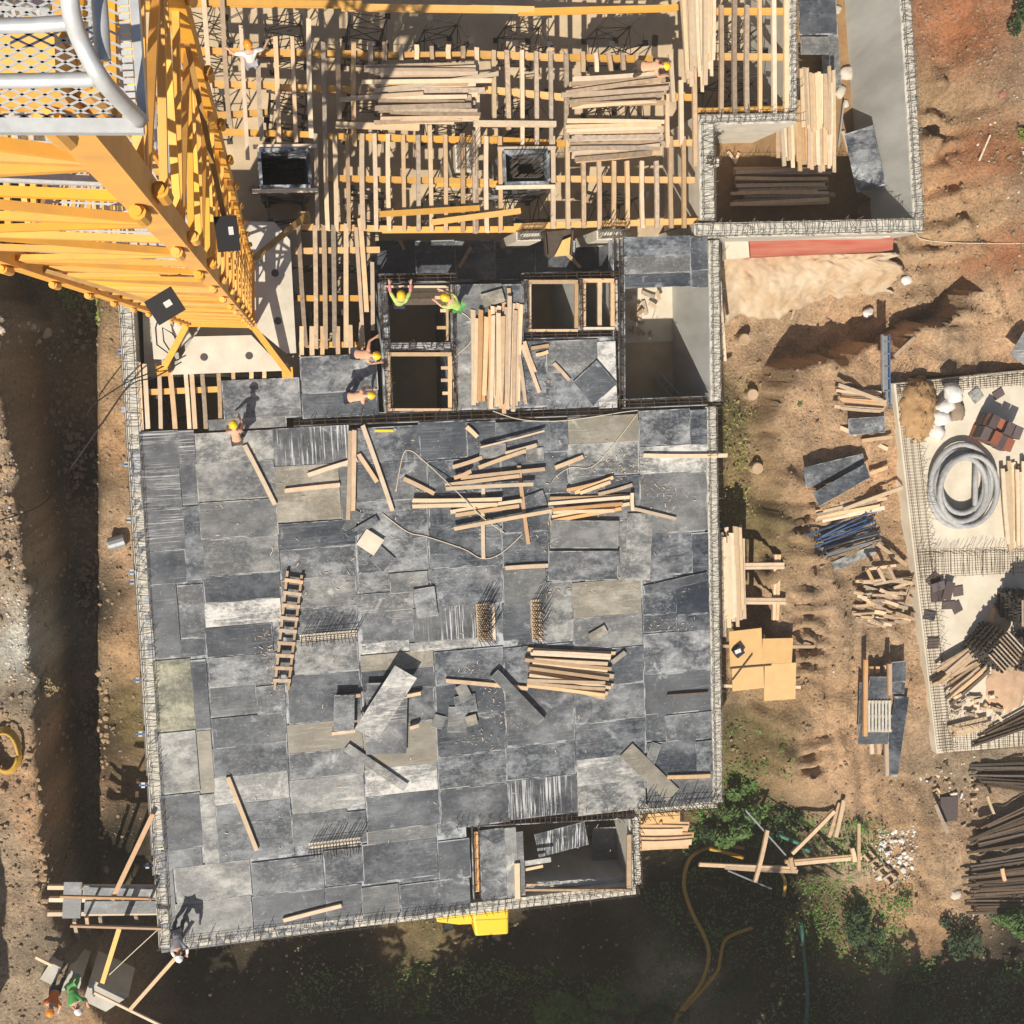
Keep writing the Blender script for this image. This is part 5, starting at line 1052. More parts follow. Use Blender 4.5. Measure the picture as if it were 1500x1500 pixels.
# pile of blue steel props
zp = zg(1245, 785) + .1
for i in range(24):
    t = i / 23; x0, y0 = lerp(1196, 1208, t), lerp(782, 818, t); q = (x0 + R.gauss(0, 5), y0 + R.gauss(0, 2), x0 + 76 + R.gauss(0, 6), y0 - lerp(36, 22, t) + R.gauss(0, 3)); z = zp + .06 * (i % 4)
    root = empty('steel_prop', at((q[0] + q[2]) / 2, (q[1] + q[3]) / 2, z), f'blue steel prop in the yard heap, {ordinal(i + 1)} from the top' if i < 14 else f'rusty prop at the foot of the blue heap, {ordinal(i - 13)} from the top', 'steel prop', 'blue steel props in the yard' if i < 14 else 'rusty props below the blue ones')
    a, c = at(q[0], q[1], z), at(q[2], q[3], z); m_ = a.lerp(c, .55); mt_ = 'steel_blue' if i < 14 else R.choice(['steel_dark', 'steel_grey'])
    k = MB(); k.tube([a, m_], .03, 6); child_of(k.build('outer_tube', mt_), root); k = MB(); k.tube([m_, c], .022, 6); child_of(k.build('inner_tube', mt_), root)
    d_ = (c - a).normalized()
    for p in (a, c): k = MB(); k.tube([p - d_ * .006, p + d_ * .006], .07, 4); child_of(k.build('end_plate', mt_), root)
quad_panel('plywood_sheet', [(1201, 832), (1280, 796), (1284, 812), (1206, 842)], zg(1240, 822) + .12, 'G', 'narrow grey sheet below the blue props')
gboard((1284, 796, 1328, 828), 'plank slanting to the slab edge below the blue props', dz=.3)
# offcut pile and ladder-like frame
fr = empty('timber_trestle', gat(1290, 840), 'small ladder-like timber trestle on the offcut pile', 'trestle'); zf = zg(1290, 840) + .75
for q in ((1268, 834, 1312, 828), (1280, 856, 1322, 848)): board('rail', at(*q[:2], zf), at(*q[2:], zf), .09, .08, 'timber', parent=fr)
for q in ((1270, 834, 1280, 854), (1286, 832, 1296, 852), (1301, 830, 1311, 850)): board('crosspiece', at(*q[:2], zf + .06), at(*q[2:], zf + .06), .1, .05, 'timber', parent=fr)
for i in range(80):
    t = R.random(); px = R.uniform(1248, 1312); py = lerp(848, 912, t); l = R.uniform(14, 34); a = R.gauss(.12, .22); z = zg(1290, 880) + .08 + R.random() * .55 * (1 - abs(t - .4))
    tag(board('offcut', at(px, py, z), at(px + l * math.cos(a), py + l * math.sin(a), z + R.uniform(-.06, .06)), R.uniform(.07, .13), .07, R.choice(['timber', 'timber_old', 'timber_old', 'timber_pale']), roll=R.uniform(-.4, .4)), 'short timber offcut in the big yard pile below the blue props', 'offcut', 'offcut pile in the yard')
gboard((1322, 896, 1346, 822), 'thin plank leaning over the slab edge beside the offcut pile', dz=.4, mt='timber_old', w=.07)
# rack of sheets with pallet
zr_ = zg(1290, 1030)
for i, (p, t, dz, lab) in enumerate((([(1258, 1000), (1270, 998), (1272, 1088), (1258, 1088)], 'M', .3, 'narrow dark sheet at the left of the yard sheet rack'), ([(1272, 992), (1304, 990), (1306, 1030), (1272, 1026)], 'M', .5, 'dark sheet above the grey pallet'), ([(1258, 1060), (1302, 1060), (1302, 1090), (1258, 1090)], 'M', .32, 'dark sheet under the grey pallet'), ([(1306, 970), (1327, 968), (1327, 998), (1306, 1000)], 'D', .3, 'square dark sheet at the right top of the rack'), ([(1304, 1000), (1326, 1000), (1324, 1016), (1304, 1016)], 'D', .22, 'small dark sheet between the square and the long one'), ([(1303, 1020), (1325, 1020), (1321, 1138), (1301, 1136)], 'D', .16, 'long dark sheet at the right of the rack'))):
    quad_panel('plywood_sheet', p, zr_ + dz + .1, t, lab)
pl = empty('pallet', at(1290, 1050, zr_ + .5), 'grey slatted pallet on the yard sheet rack', 'pallet')
for i in range(7): x = 1273 + i * 5; board('slat', at(x, 1026, zr_ + .66), at(x, 1072, zr_ + .66), .075, .03, 'concrete_pale', parent=pl)
for y in (1028, 1049, 1070): board('bearer', at(1270, y, zr_ + .6), at(1306, y, zr_ + .6), .1, .08, 'timber_old', parent=pl)
for i, q in enumerate(((1268, 966, 1267, 1078), (1276, 976, 1276, 988), (1285, 976, 1285, 986), (1298, 974, 1299, 984), (1303, 972, 1303, 1018), (1298, 1086, 1299, 1136), (1276, 1088, 1277, 1104), (1286, 1088, 1287, 1104))):
    tag(board('bearer', at(q[0], q[1], zr_ + (.7 if i in (0, 4) else .3)), at(q[2], q[3], zr_ + (.7 if i in (0, 4) else .3)), .13, .1, 'timber_orange' if i < 5 else 'timber'), f'bearer of the yard sheet rack, {["long orange left", "first short upper", "second short upper", "third short upper", "long right", "long lower", "first short lower", "second short lower"][i]} one', 'bearer')
# plank stack on a cradle by the wall, plywood table beside it
cz = zg(1110, 850)
cd_ = empty('timber_cradle', V(at(1110, 850, cz)), 'crossed timber cradle carrying the plank stack by the right wall', 'cradle')
for (q, z) in (((1048, 827, 1148, 826), .9), ((1048, 832, 1148, 831), .9), ((1048, 877, 1150, 878), .9), ((1048, 882, 1150, 883), .9), ((1136, 812, 1133, 908), .78), ((1141, 812, 1138, 908), .78)): board('cradle_beam', at(*q[:2], cz + z), at(*q[2:], cz + z), .1, .12, 'timber', parent=cd_)
for (x, y) in ((1142, 830), (1142, 880), (1062, 830), (1062, 880), (1100, 830), (1100, 880)): board('cradle_leg', at(x, y, cz - .2), at(x, y, cz + .84), .12, .12, 'timber_old', parent=cd_)
pile((1054, 782, 1056, 908), (1090, 782, 1092, 908), 9, cz + 1.02, 'pale plank in the stack along the right wall', 'plank stack by the right wall, lower layers', 'timber', jit=(5, .5), layers=2, w=.13)
pile((1054, 778, 1058, 906), (1086, 780, 1090, 908), 8, cz + 1.22, 'pale plank on top of the stack along the right wall', 'plank stack by the right wall, top layers', 'timber_pale', jit=(8, .5), layers=2, w=.13)
tb = empty('plywood_table', at(1115, 970, cz), 'tan plywood work table beside the right wall of the deck', 'table')
tz = cz + 1.3
for i, p in enumerate(([(1066, 925), (1114, 920), (1118, 972), (1071, 978)], [(1114, 936), (1158, 934), (1163, 972), (1118, 972)], [(1071, 978), (1118, 972), (1119, 1008), (1074, 1012)], [(1118, 972), (1163, 972), (1168, 1022), (1121, 1028)])): quad_panel('table_sheet', p, tz + .003 * i, 'ply_tan', parent=tb, th=.03)
for q in ((1050, 946, 1192, 947), (1050, 1004, 1172, 1006)): board('table_bearer', at(*q[:2], tz - .1), at(*q[2:], tz - .1), .1, .12, 'timber', parent=tb)
for (x, y) in ((1080, 940), (1155, 942), (1080, 1004), (1155, 1010)): board('table_leg', at(x, y, cz - .1), at(x, y, tz - .06), .1, .1, 'timber_old', parent=tb)
sb_ = empty('circular_saw', at(1080, 954, tz), 'small dark machine with a white plate on the tan table', 'machine')
k = MB(); k.box(at(1081, 954, tz + .1), (.3, .3, .2), Matrix.Rotation(.6, 3, 'Z')); child_of(k.build('housing', 'cloth_navy'), sb_); k = MB(); k.box(at(1081, 954, tz + .21), (.2, .13, .02), Matrix.Rotation(.3, 3, 'Z')); child_of(k.build('plate', 'bag_white'), sb_)
tag(board('batten', at(1070, 979, tz + .04), at(1130, 974, tz + .04), .04, .03, 'timber_dark'), 'thin dark batten lying across the tan table', 'batten'); tag(board('batten', at(1073, 996, tz + .05), at(1102, 958, tz + .05), .04, .03, 'timber_dark'), 'thin batten slanting over the tan table', 'batten')
tag(board('plank', at(1094, 482, -1.9), at(1063, 530, -1.9), .001 + .08, .06, 'timber_pale'), 'x', 'plank') if False else None
# round concrete pile heads in the low strip
for (px, py, lab, h) in ((1091, 497, 'round cream pile head in the low strip, uppermost of three', .4), (1103, 578, 'round pile head half buried in the scarp, middle of three', .25), (1110, 686, 'round pile head half buried in the scarp, lowest of three', .25)):
    p = gat(px, py); r_ = empty('pile_head', p, lab, 'pile head'); k = MB(); q = at(px, py, p.z + h); k.tube([V(q, p.z - .3), V(q, p.z + h)], .19, 18); child_of(k.build('pile_shaft', 'concrete_rough'), r_); k = MB(); k.tube([V(q, p.z + h), V(q, p.z + h + .02)], .17, 18); child_of(k.build('pile_top', 'concrete_rough'), r_)
tag(board('pipe', at(1054, 412, -.9), at(1062, 529, -.9), .08, .08, 'timber_pale'), 'long pale pole lying along the wall right of the bare pit', 'pole')
gboard((1144, 345, 1500, 358), 'y', name='z') if False else None
rope([(1340, 340, .1), (1346, 350, .1), (1380, 355, .1), (1440, 357, .1), (1510, 357, .1)], .016, 'rope', 'thin pale line running out over the red soil', 'line', 'line', ground=True)
gboard((1434, 235, 1450, 198), 'pale stick lying on the red soil', w=.05, dz=.1, mt='timber_pale', name='stick', cat='stick')
gboard((1310, 522, 1340, 494), 'lone board on the soil above the slab corner', mt='timber_old'); gboard((1100, 512, 1072, 470), 'q') if False else None
# litter at the wall corner: buckets, red and white boards
for (px, py, lab) in ((1065, 415, 'white bucket at the wall corner beside the red painted wall'), (1072, 432, 'second white bucket below the first at the wall corner')):
    p = gat(px, py); r_ = empty('bucket', p, lab, 'bucket'); k = MB(); k.tube([p, p + Vector((0, 0, .35))], [.12, .16], 14, cap=False); child_of(k.build('bucket_wall', 'bag_white'), r_); k = MB(); k.tube([p + Vector((0, 0, .2)), p + Vector((0, 0, .22))], .13, 14); child_of(k.build('contents', 'concrete'), r_)
for i, (px, py, a) in enumerate(((1070, 392, .1), (1058, 402, 1.4), (1088, 418, 1.2), (1160, 384, .2))):
    p = gat(px, py, .25); r_ = empty('barrier_board', p, f'red and white barrier board, {["upper left", "lower left", "middle", "rightmost"][i]} one by the red wall', 'barrier'); d_ = Vector((math.cos(a), math.sin(a), 0)) * .28
    board('white_board', p - d_, p + d_, .2, .03, 'bag_white', parent=r_)
    for s in (-1, 1): board('red_stripe', p + d_ * s * .9 + Vector((0, 0, .018)) - d_ * .12, p + d_ * s * .9 + Vector((0, 0, .018)) + d_ * .12, .2, .012, 'brick_red', parent=r_)
gboard((1163, 392, 1166, 440), 'reddish plank standing down from the barrier boards', mt='timber_orange', w=.08); gboard((1166, 444, 1158, 468), 'short greyish plank near the dark hollow', mt='timber_old', w=.08)
for (px, py, lab) in ((1272, 458, 'red and white crumpled sack on the lip of the hollow'), (1328, 410, 'small white rag on the slope beside the pit wall')): sack(px, py, gat(px, py).z, (.22, .18, .12), .4, lab)
sack(1469, 138, gat(1469, 138).z, (.16, .12, .08), .4, 'small bright red bag on the grassy slope', 'brick_red')

# ------------------------------------------------------------------ storage pit contents
quad_panel('wall_form_sheet', [(1242, 196), (1280, 182), (1296, 272), (1250, 284)], -2.2, 'D', 'tall dark formwork sheet leaning on the grey pit wall', tilt=(0, .6, .6, 0))
quad_panel('plywood_sheet', [(1170, -20), (1226, -20), (1224, 50), (1170, 52)], -2.0, 'M', 'mottled dark sheet at the top of the storage pit')
quad_panel('plywood_sheet', [(1172, 54), (1216, 54), (1212, 80), (1174, 80)], -2.4, 'G', 'small grey sheet stack above the pit planks')
quad_panel('plywood_sheet', [(1206, 24), (1232, 22), (1226, 128), (1200, 130)], -3.1, 'G', 'pale grey sheet standing along the pit floor')
tag(board('pole', at(1236, 150, FLOOR + .3), at(1228, 215, FLOOR + .1), .05, .05, 'steel_grey'), 'thin steel pole on the pit floor', 'pole'); tag(board('plank', at(1234, 192, FLOOR + .1), at(1243, 222, FLOOR + .1), .1, .05, 'timber_pale'), 'short pale plank beside the leaning dark sheet', 'plank')
for i, (px, py, s) in enumerate(((1241, 107, .3), (1231, 135, .22), (1239, 152, .15), (1224, 14, .2))):
    sack(px, py, FLOOR, (s, s * .8, s * .5), i, f'pale stone on the pit floor, {["largest", "middle-sized", "smallest", "uppermost"][i]} one', 'stone_pale')
for i, q in enumerate(((1066, 222, 1076, 236), (1082, 224, 1076, 240))): tag(board('offcut', at(q[0], q[1], FLOOR + .1), at(q[2], q[3], FLOOR + .1), .09, .05, 'timber'), f'short offcut on the pit floor, {["left", "right"][i]} one', 'offcut')

# ------------------------------------------------------------------ yellow machine behind the lower wall
ym = empty('yellow_machine', gat(700, 1350), 'bright yellow machine body showing beyond the bottom wall', 'machine')
zm = -3.3
def hull(pts, z0, z1, name, mt='machine_yellow', bev=.05):
    b_ = bmesh.new(); P = [at(*p, z1).xy for p in pts]; a = sum(P[i].x * P[(i + 1) % len(P)].y - P[(i + 1) % len(P)].x * P[i].y for i in range(len(P)))
    if a < 0: P.reverse()
    f = b_.faces.new([b_.verts.new((p.x, p.y, z0)) for p in P]); r_ = bmesh.ops.extrude_face_region(b_, geom=[f]); bmesh.ops.translate(b_, verts=[v for v in r_['geom'] if isinstance(v, bmesh.types.BMVert)], vec=(0, 0, z1 - z0))
    bmesh.ops.recalc_face_normals(b_, faces=b_.faces); bmesh.ops.bevel(b_, geom=list(b_.edges), offset=bev, segments=3, affect='EDGES', profile=.6)
    me = bpy.data.meshes.new(name); b_.to_mesh(me); b_.free(); me.materials.append(MATS[mt]); o = bpy.data.objects.new(name, me); COL.objects.link(o); return child_of(o, ym)
hull([(691, 1334), (745, 1328), (745, 1369), (696, 1372)], zm - 1.2, zm, 'engine_hood', bev=.09); hull([(638, 1338), (692, 1334), (692, 1354), (672, 1355), (640, 1351)], zm - 1.2, zm - .12, 'side_tank')
hull([(640, 1318), (745, 1310), (745, 1330), (640, 1338)], zm - 1.2, zm - .2, 'chassis_cover')
k = MB(); k.bar(at(696, 1348, zm + .003), at(744, 1346, zm + .003), .015, .012); child_of(k.build('hood_seam', 'crane_dirt_shade'), ym)
for (x, y) in ((655, 1345), (725, 1355)):
    k = MB(); p = at(x, y, -4.5); k.tube([p + Vector((-.15, 0, 0)), p + Vector((.15, 0, 0))], .4, 16); child_of(k.build('wheel', 'rubber'), ym)

# ------------------------------------------------------------------ lower right: planks by the corner, makeshift bridge, hoses
for i in range(7): tag(board('plank', at(936 + R.uniform(-4, 4), 1206 + i * 6, -2.6 + .05 * (i % 3)), at(1008 + R.uniform(-10, 8), 1208 + i * 5, -2.6 + .05 * (i % 3)), .2, .05, 'timber_orange' if i % 2 else 'timber'), f'broad plank outside the lower right deck corner, {NTH[i]} from the top', 'plank', 'plank pile outside the lower corner')
quad_panel('ply_sheet_tan', [(942, 1192), (1004, 1188), (988, 1204), (942, 1208)], -2.0, 'ply_tan', 'tan sheet above the outside plank pile')
for (x, lab) in ((968, 'post'),): tag(board('post', at(968, 1190, -3.8), at(968, 1206, -1.9), .08, .08, 'timber'), 'short post under the tan sheet outside the corner', 'post')
br = -2.3
for i, q in enumerate(((1024, 1266, 1166, 1272), (1062, 1270, 1168, 1276), (1150, 1262, 1264, 1252), (1154, 1266, 1262, 1256), (1106, 1292, 1124, 1216), (1158, 1256, 1162, 1276), (1248, 1242, 1252, 1262), (1160, 1250, 1222, 1188))):
    tag(board('plank', at(q[0], q[1], br + .02 * i + (.1 if i in (4, 5, 6) else 0)), at(q[2], q[3], br + .02 * i + (.1 if i in (4, 5, 6) else 0)), .13, .09, 'timber'), f'beam of the makeshift bridge over the dark ditch, {["long lower left", "short lower left", "long upper right", "short upper right", "leaning cross", "left tie", "right tie", "long diagonal"][i]} one', 'beam')
gboard((1214, 1226, 1230, 1176), 'left one of two pale posts lying by the ditch', dz=.3, mt='timber_old', w=.14); gboard((1224, 1226, 1236, 1172), 'right one of two pale posts lying by the ditch', dz=.32, mt='timber_pale', w=.14)
gboard((1258, 1206, 1258, 1276), 'upright post right of the makeshift bridge', dz=.3, w=.11)
lw = empty('short_ladder', gat(1288, 1276), 'short timber ladder right of the makeshift bridge', 'ladder'); zl = zg(1288, 1276) + .25
for q in ((1264, 1252, 1308, 1300), (1272, 1246, 1316, 1292)): board('rail', at(*q[:2], zl), at(*q[2:], zl), .08, .08, 'timber_old', parent=lw)
for i in range(4): board('rung', at(1272 + i * 10, 1266 + i * 11, zl + .08), at(1284 + i * 10, 1258 + i * 11, zl + .08), .07, .05, 'timber_old', parent=lw)
for (a, c, lab) in (((1092, 1187), (1152, 1254), 'thin steel pole slanting down to the bridge'), ((1066, 1275), (1130, 1302), 'thin steel pole under the bridge')): tag(board('pole', at(*a, -2.3), at(*c, -2.4), .05, .05, 'steel_grey'), lab, 'pole')
rope([(1040, 1243, -2.6), (1060, 1248, -2.7), (1088, 1256, -2.8)], .07, 'hose_yellow', 'short length of yellow hose at the left of the bridge', 'hose', 'hose'); rope([(1142, 1274, -2.8), (1150, 1292, -2.9), (1148, 1312, -3.2)], .06, 'hose_yellow', 'yellow hose hanging from the bridge', 'hose', 'hose')
rope([(1138, 1222, -2.8), (1158, 1230, -2.7), (1172, 1236, -2.7), (1185, 1247, -2.9)], .08, 'hose_green', 'short green hose above the bridge', 'hose', 'hose')
rope([(1088, 1240, .1), (1050, 1236, .1), (1012, 1252, .12), (1000, 1290, .12), (1010, 1330, .15), (1030, 1370, .15), (1036, 1400, .15), (1022, 1440, .2), (990, 1482, .2), (984, 1510, .2)], .075, 'hose_yellow', 'long yellow hose curving down the dark ditch', 'hose', 'hose', ground=True)
rope([(1100, 1356, .15), (1062, 1372, .15), (1052, 1400, .2), (1046, 1420, .25), (1010, 1462, .25), (985, 1490, .2)], .07, 'hose_yellow', 'second yellow hose joining the long one near the bottom', 'hose', 'hose', ground=True)
rope([(1172, 1345, .1), (1176, 1400, .15), (1180, 1450, .15), (1178, 1510, .15)], .07, 'hose_green', 'dark green hose running off the bottom of the picture', 'hose', 'hose', ground=True)
# bundles of rusty bars at the right edge
for j, (A, B, n, g) in enumerate((((1430, 1122, 1520, 1116), (1430, 1150, 1520, 1162), 22, 'upper'), ((1436, 1212, 1520, 1170), (1420, 1250, 1520, 1236), 30, 'middle'), ((1424, 1262, 1520, 1246), (1424, 1336, 1520, 1336), 38, 'lower'))):
    gpile(A, B, n, f'rusty bar in the {g} bundle at the right edge', f'{g} rusty bar bundle', ['timber_dark', 'rebar', 'timber_dark', 'timber_dark'], w=.07, h=.07, layers=4, jit=(9, 1.5), name='steel_bar')
quad_panel('brown_sheet', [(1376, 1168), (1402, 1166), (1404, 1202), (1378, 1204)], zg(1390, 1186) + .2, 'paver', 'brown square sheet in the litter below the slab')
gboard((1370, 1178, 1388, 1220), 'plank leaning on the brown square sheet', mt='timber_old', dz=.3); gboard((1430, 1162, 1456, 1192), 'pale broken post beside the rusty bars', mt='timber_pale', dz=.4, w=.09) if False else None
gboard((1446, 1166, 1456, 1192), 'pale broken post beside the rusty bars', mt='timber_pale', dz=.5, w=.08); gboard((1424, 1346, 1430, 1322), 'thin pale lath near the bush at the right', mt='timber_pale', w=.05); gboard((1468, 1272, 1472, 1290), 'short orange block on the rusty bars', dz=.5, mt='timber_orange')
sack(1400, 1310, gat(1400, 1310).z, (.22, .2, .12), 0, 'cream crumpled sack beside the rusty bars', 'stone_pale')
for i in range(36):
    px, py = R.choice([(R.gauss(1385, 20), R.gauss(1140, 14)), (R.gauss(1400, 22), R.gauss(1160, 20))]); a = R.uniform(0, 3.1); l = R.uniform(4, 14); p = gat(px, py, .1 + .01 * (i % 5)); q = p + Vector((math.cos(a), math.sin(a), 0)) * l / 48
    tag(board('offcut', p, q, R.uniform(.05, .1), .05, R.choice(['timber', 'timber_old', 'bag_white', 'timber_dark'])), 'broken scrap in the litter below the corner of the slab', 'scrap', 'scrap below the slab corner')

# ------------------------------------------------------------------ left: walkway over the trench
wz = -.5
for i, (p, t, lab) in enumerate((([(92, 1292), (118, 1292), (120, 1345), (93, 1345)], 'M', 'square grey sheet at the far left end of the walkway'), ([(121, 1297), (228, 1298), (229, 1315), (122, 1314)], 'M', 'upper long grey sheet of the walkway over the trench'), ([(123, 1320), (230, 1320), (231, 1338), (124, 1339)], 'M', 'lower long grey sheet of the walkway over the trench'))): quad_panel('walkway_sheet', p, wz + .004 * i, t, lab)
for i, q in enumerate(((70, 1299, 232, 1300), (72, 1317, 232, 1318), (70, 1338, 232, 1336))): tag(board('walkway_beam', at(q[0], q[1], wz - .1), at(q[2], q[3], wz - .1), .12, .14, 'timber_pale'), f'{["upper", "middle", "lower"][i]} bearing beam under the walkway', 'beam')
for i, q in enumerate(((88, 1313, 218, 1316), (103, 1356, 236, 1360))): tag(board('handrail', at(q[0], q[1], wz + 1.0), at(q[2], q[3], wz + 1.0), .06, .1, 'timber_orange'), f'{["upper", "lower"][i]} orange handrail of the walkway', 'handrail')
tag(board('brace', at(224, 1192, .1), at(164, 1318, wz + .95), .13, .1, 'timber_orange'), 'long orange brace from the wall to the walkway', 'brace'); tag(board('brace', at(175, 1359, wz + 1.0), at(149, 1442, -.6), .13, .1, 'beam_yellow'), 'yellow brace from the walkway to the lower block', 'brace')
for i, (x, y, X_, Y_) in enumerate(((109, 1348, 122, 1415), (127, 1340, 133, 1388), (147, 1342, 150, 1368), (199, 1340, 202, 1350))): tag(board('prop', at(x, y, wz - .1), at(X_, Y_, -4.6), .1, .1, 'timber_old'), f'timber prop under the walkway, {NTH[i]} from the left', 'prop')
for i, (x, y) in enumerate(((120, 1300), (180, 1317), (220, 1318), (120, 1357), (180, 1358))): tag(board('rail_post', at(x, y, wz), at(x, y, wz + .98), .07, .07, 'timber_old'), f'short rail post of the walkway, {NTH[i]} in reading order', 'post')
tag(board('pole', at(265, 1394, .75), at(189, 1480, -.3), .11, .06, 'timber_pale'), 'long grey pole held out by the white-helmeted worker', 'pole')
rope([(233, 1360, .2), (195, 1395, -.2), (160, 1428, -.5)], .014, 'rope', 'thin rope strung below the walkway', 'rope')
# blocks in the lower left corner
for i, (p, h, lab) in enumerate((([(58, 1434), (74, 1410), (90, 1418), (78, 1444)], .5, 'leftmost pale concrete block in the lower left corner'), ([(100, 1420), (122, 1430), (116, 1448), (90, 1452)], .4, 'middle pale concrete block in the lower left corner'), ([(132, 1434), (188, 1460), (155, 1482), (122, 1466)], .6, 'largest pale concrete block at the end of the pole'))):
    k = MB(); z = -1.1 + h; k.prism([at(*q, z).xy for q in p], -2.2, z); o = tag(k.build('concrete_block', 'concrete'), lab, 'block')
tag(board('rail', at(138, 1454, -.3), at(240, 1504, -.3), .07, .07, 'timber_pale'), 'pale rail along the largest corner block', 'rail'); tag(board('rail', at(52, 1402, -.5), at(76, 1414, -.5), .08, .06, 'timber_pale'), 'short pale rail beside the leftmost block', 'rail')
# tie clamps on the outside of the left wall
for i, y in enumerate((515, 600, 680, 762, 838, 852, 996, 1075, 1150, 1268)):
    x = 186 + (y - 440) * .053; r_ = empty('wall_clamp', at(x - 13, y, -.5), f'blue tie clamp on the left wall, {NTH[i]} from the top', 'clamp', 'tie clamps on the left wall'); board('clamp_bar', at(x - 20, y, -.35), at(x - 4, y, -.35), .05, .05, 'steel_blue', parent=r_); board('clamp_plate', at(x - 14, y - 4, -.34), at(x - 14, y + 4, -.34), .1, .03, 'steel_grey', parent=r_)
tag(board('waler', at(179, 470, -.6), at(228, 1280, -.6), .16, .2, 'steel_dark'), 'dark steel waler running along the outside of the left wall', 'waler')
for i, (p, lab) in enumerate((([(160, 948), (184, 944), (186, 998), (162, 998)], 'orange plywood piece lying in the trench'), ([(184, 968), (196, 970), (194, 1022), (180, 1020)], 'narrow orange plywood piece leaning against the left wall'), ([(148, 958), (162, 954), (160, 972), (148, 970)], 'small orange plywood scrap in the trench'))): quad_panel('plywood_scrap', p, -4.0 + .1 * i, 'ply_orange', lab)
# yellow hose coil on the left bank
k = MB(); P = []
for i in range(4 * 20): a = i / 20 * 2 * math.pi; c = at(8, 1100, -.85); rr = .5 - .03 * (i // 20); P.append(Vector((c.x + rr * .8 * math.cos(a), c.y + rr * 1.35 * math.sin(a), -.9 + .05 * (i // 20) + .02 * math.sin(a * 2))))
k.tube(P, .045, 8); tag(k.build('garden_hose', 'hose_yellow', smooth=True), 'yellow hose coiled on the left bank', 'hose')
rope([(-10, 788, .05), (25, 800, .05), (30, 830, .05), (20, 850, .05), (24, 880, .05), (14, 930, .05), (-10, 970, .05)], .025, 'rubber', 'dark cable on the left bank', 'cable', 'cable', ground=True)
p = gat(172, 800); r_ = empty('bollard_cap', p, 'grey cylinder lying in the trench beside the left wall', 'cylinder'); k = MB(); k.tube([p + Vector((-.2, .1, .2)), p + Vector((.25, .2, .2))], .2, 12); child_of(k.build('drum', 'steel_grey'), r_); k = MB(); k.tube([p + Vector((-.21, .098, .2)), p + Vector((-.24, .09, .2))], .12, 12); child_of(k.build('drum_plug', 'stone_pale'), r_)
# unseen cabins added outside the left edge to throw the bank's straight shadow
hx = at(22, 900, -1).x - 3.35; y0 = at(0, 1480, 0).y - 3
for i in range(2):
    for l in range(2):
        cy = y0 + 2.9 + i * 5.95; z0 = -1.05 + l * 2.62; r_ = empty('shade_cabin', (hx - 1.2, cy, z0), f'{["lower", "upper"][l]} grey cabin added unseen to shade the bank, {["nearer the walkway", "farther up"][i]}', 'cabin')
        k = MB(); k.box((hx - 1.2, cy, z0 + 1.3), (2.4, 5.9, 2.5)); child_of(k.build('cabin_body', 'steel_grey'), r_)
        k = MB(); k.box((hx - 1.2, cy, z0 + 2.58), (2.46, 5.93, .06)); child_of(k.build('cabin_roof', 'steel_grey'), r_)
        for w in (-1.5, 1.5):
            k = MB(); k.box((hx + .012, cy + w, z0 + 1.5), (.03, 1.1, .9)); wf = child_of(k.build('window', 'steel_dark'), r_)
        k = MB(); k.box((hx + .012, cy, z0 + 1.1), (.03, .85, 2.0)); child_of(k.build('door', 'steel_blue'), r_)
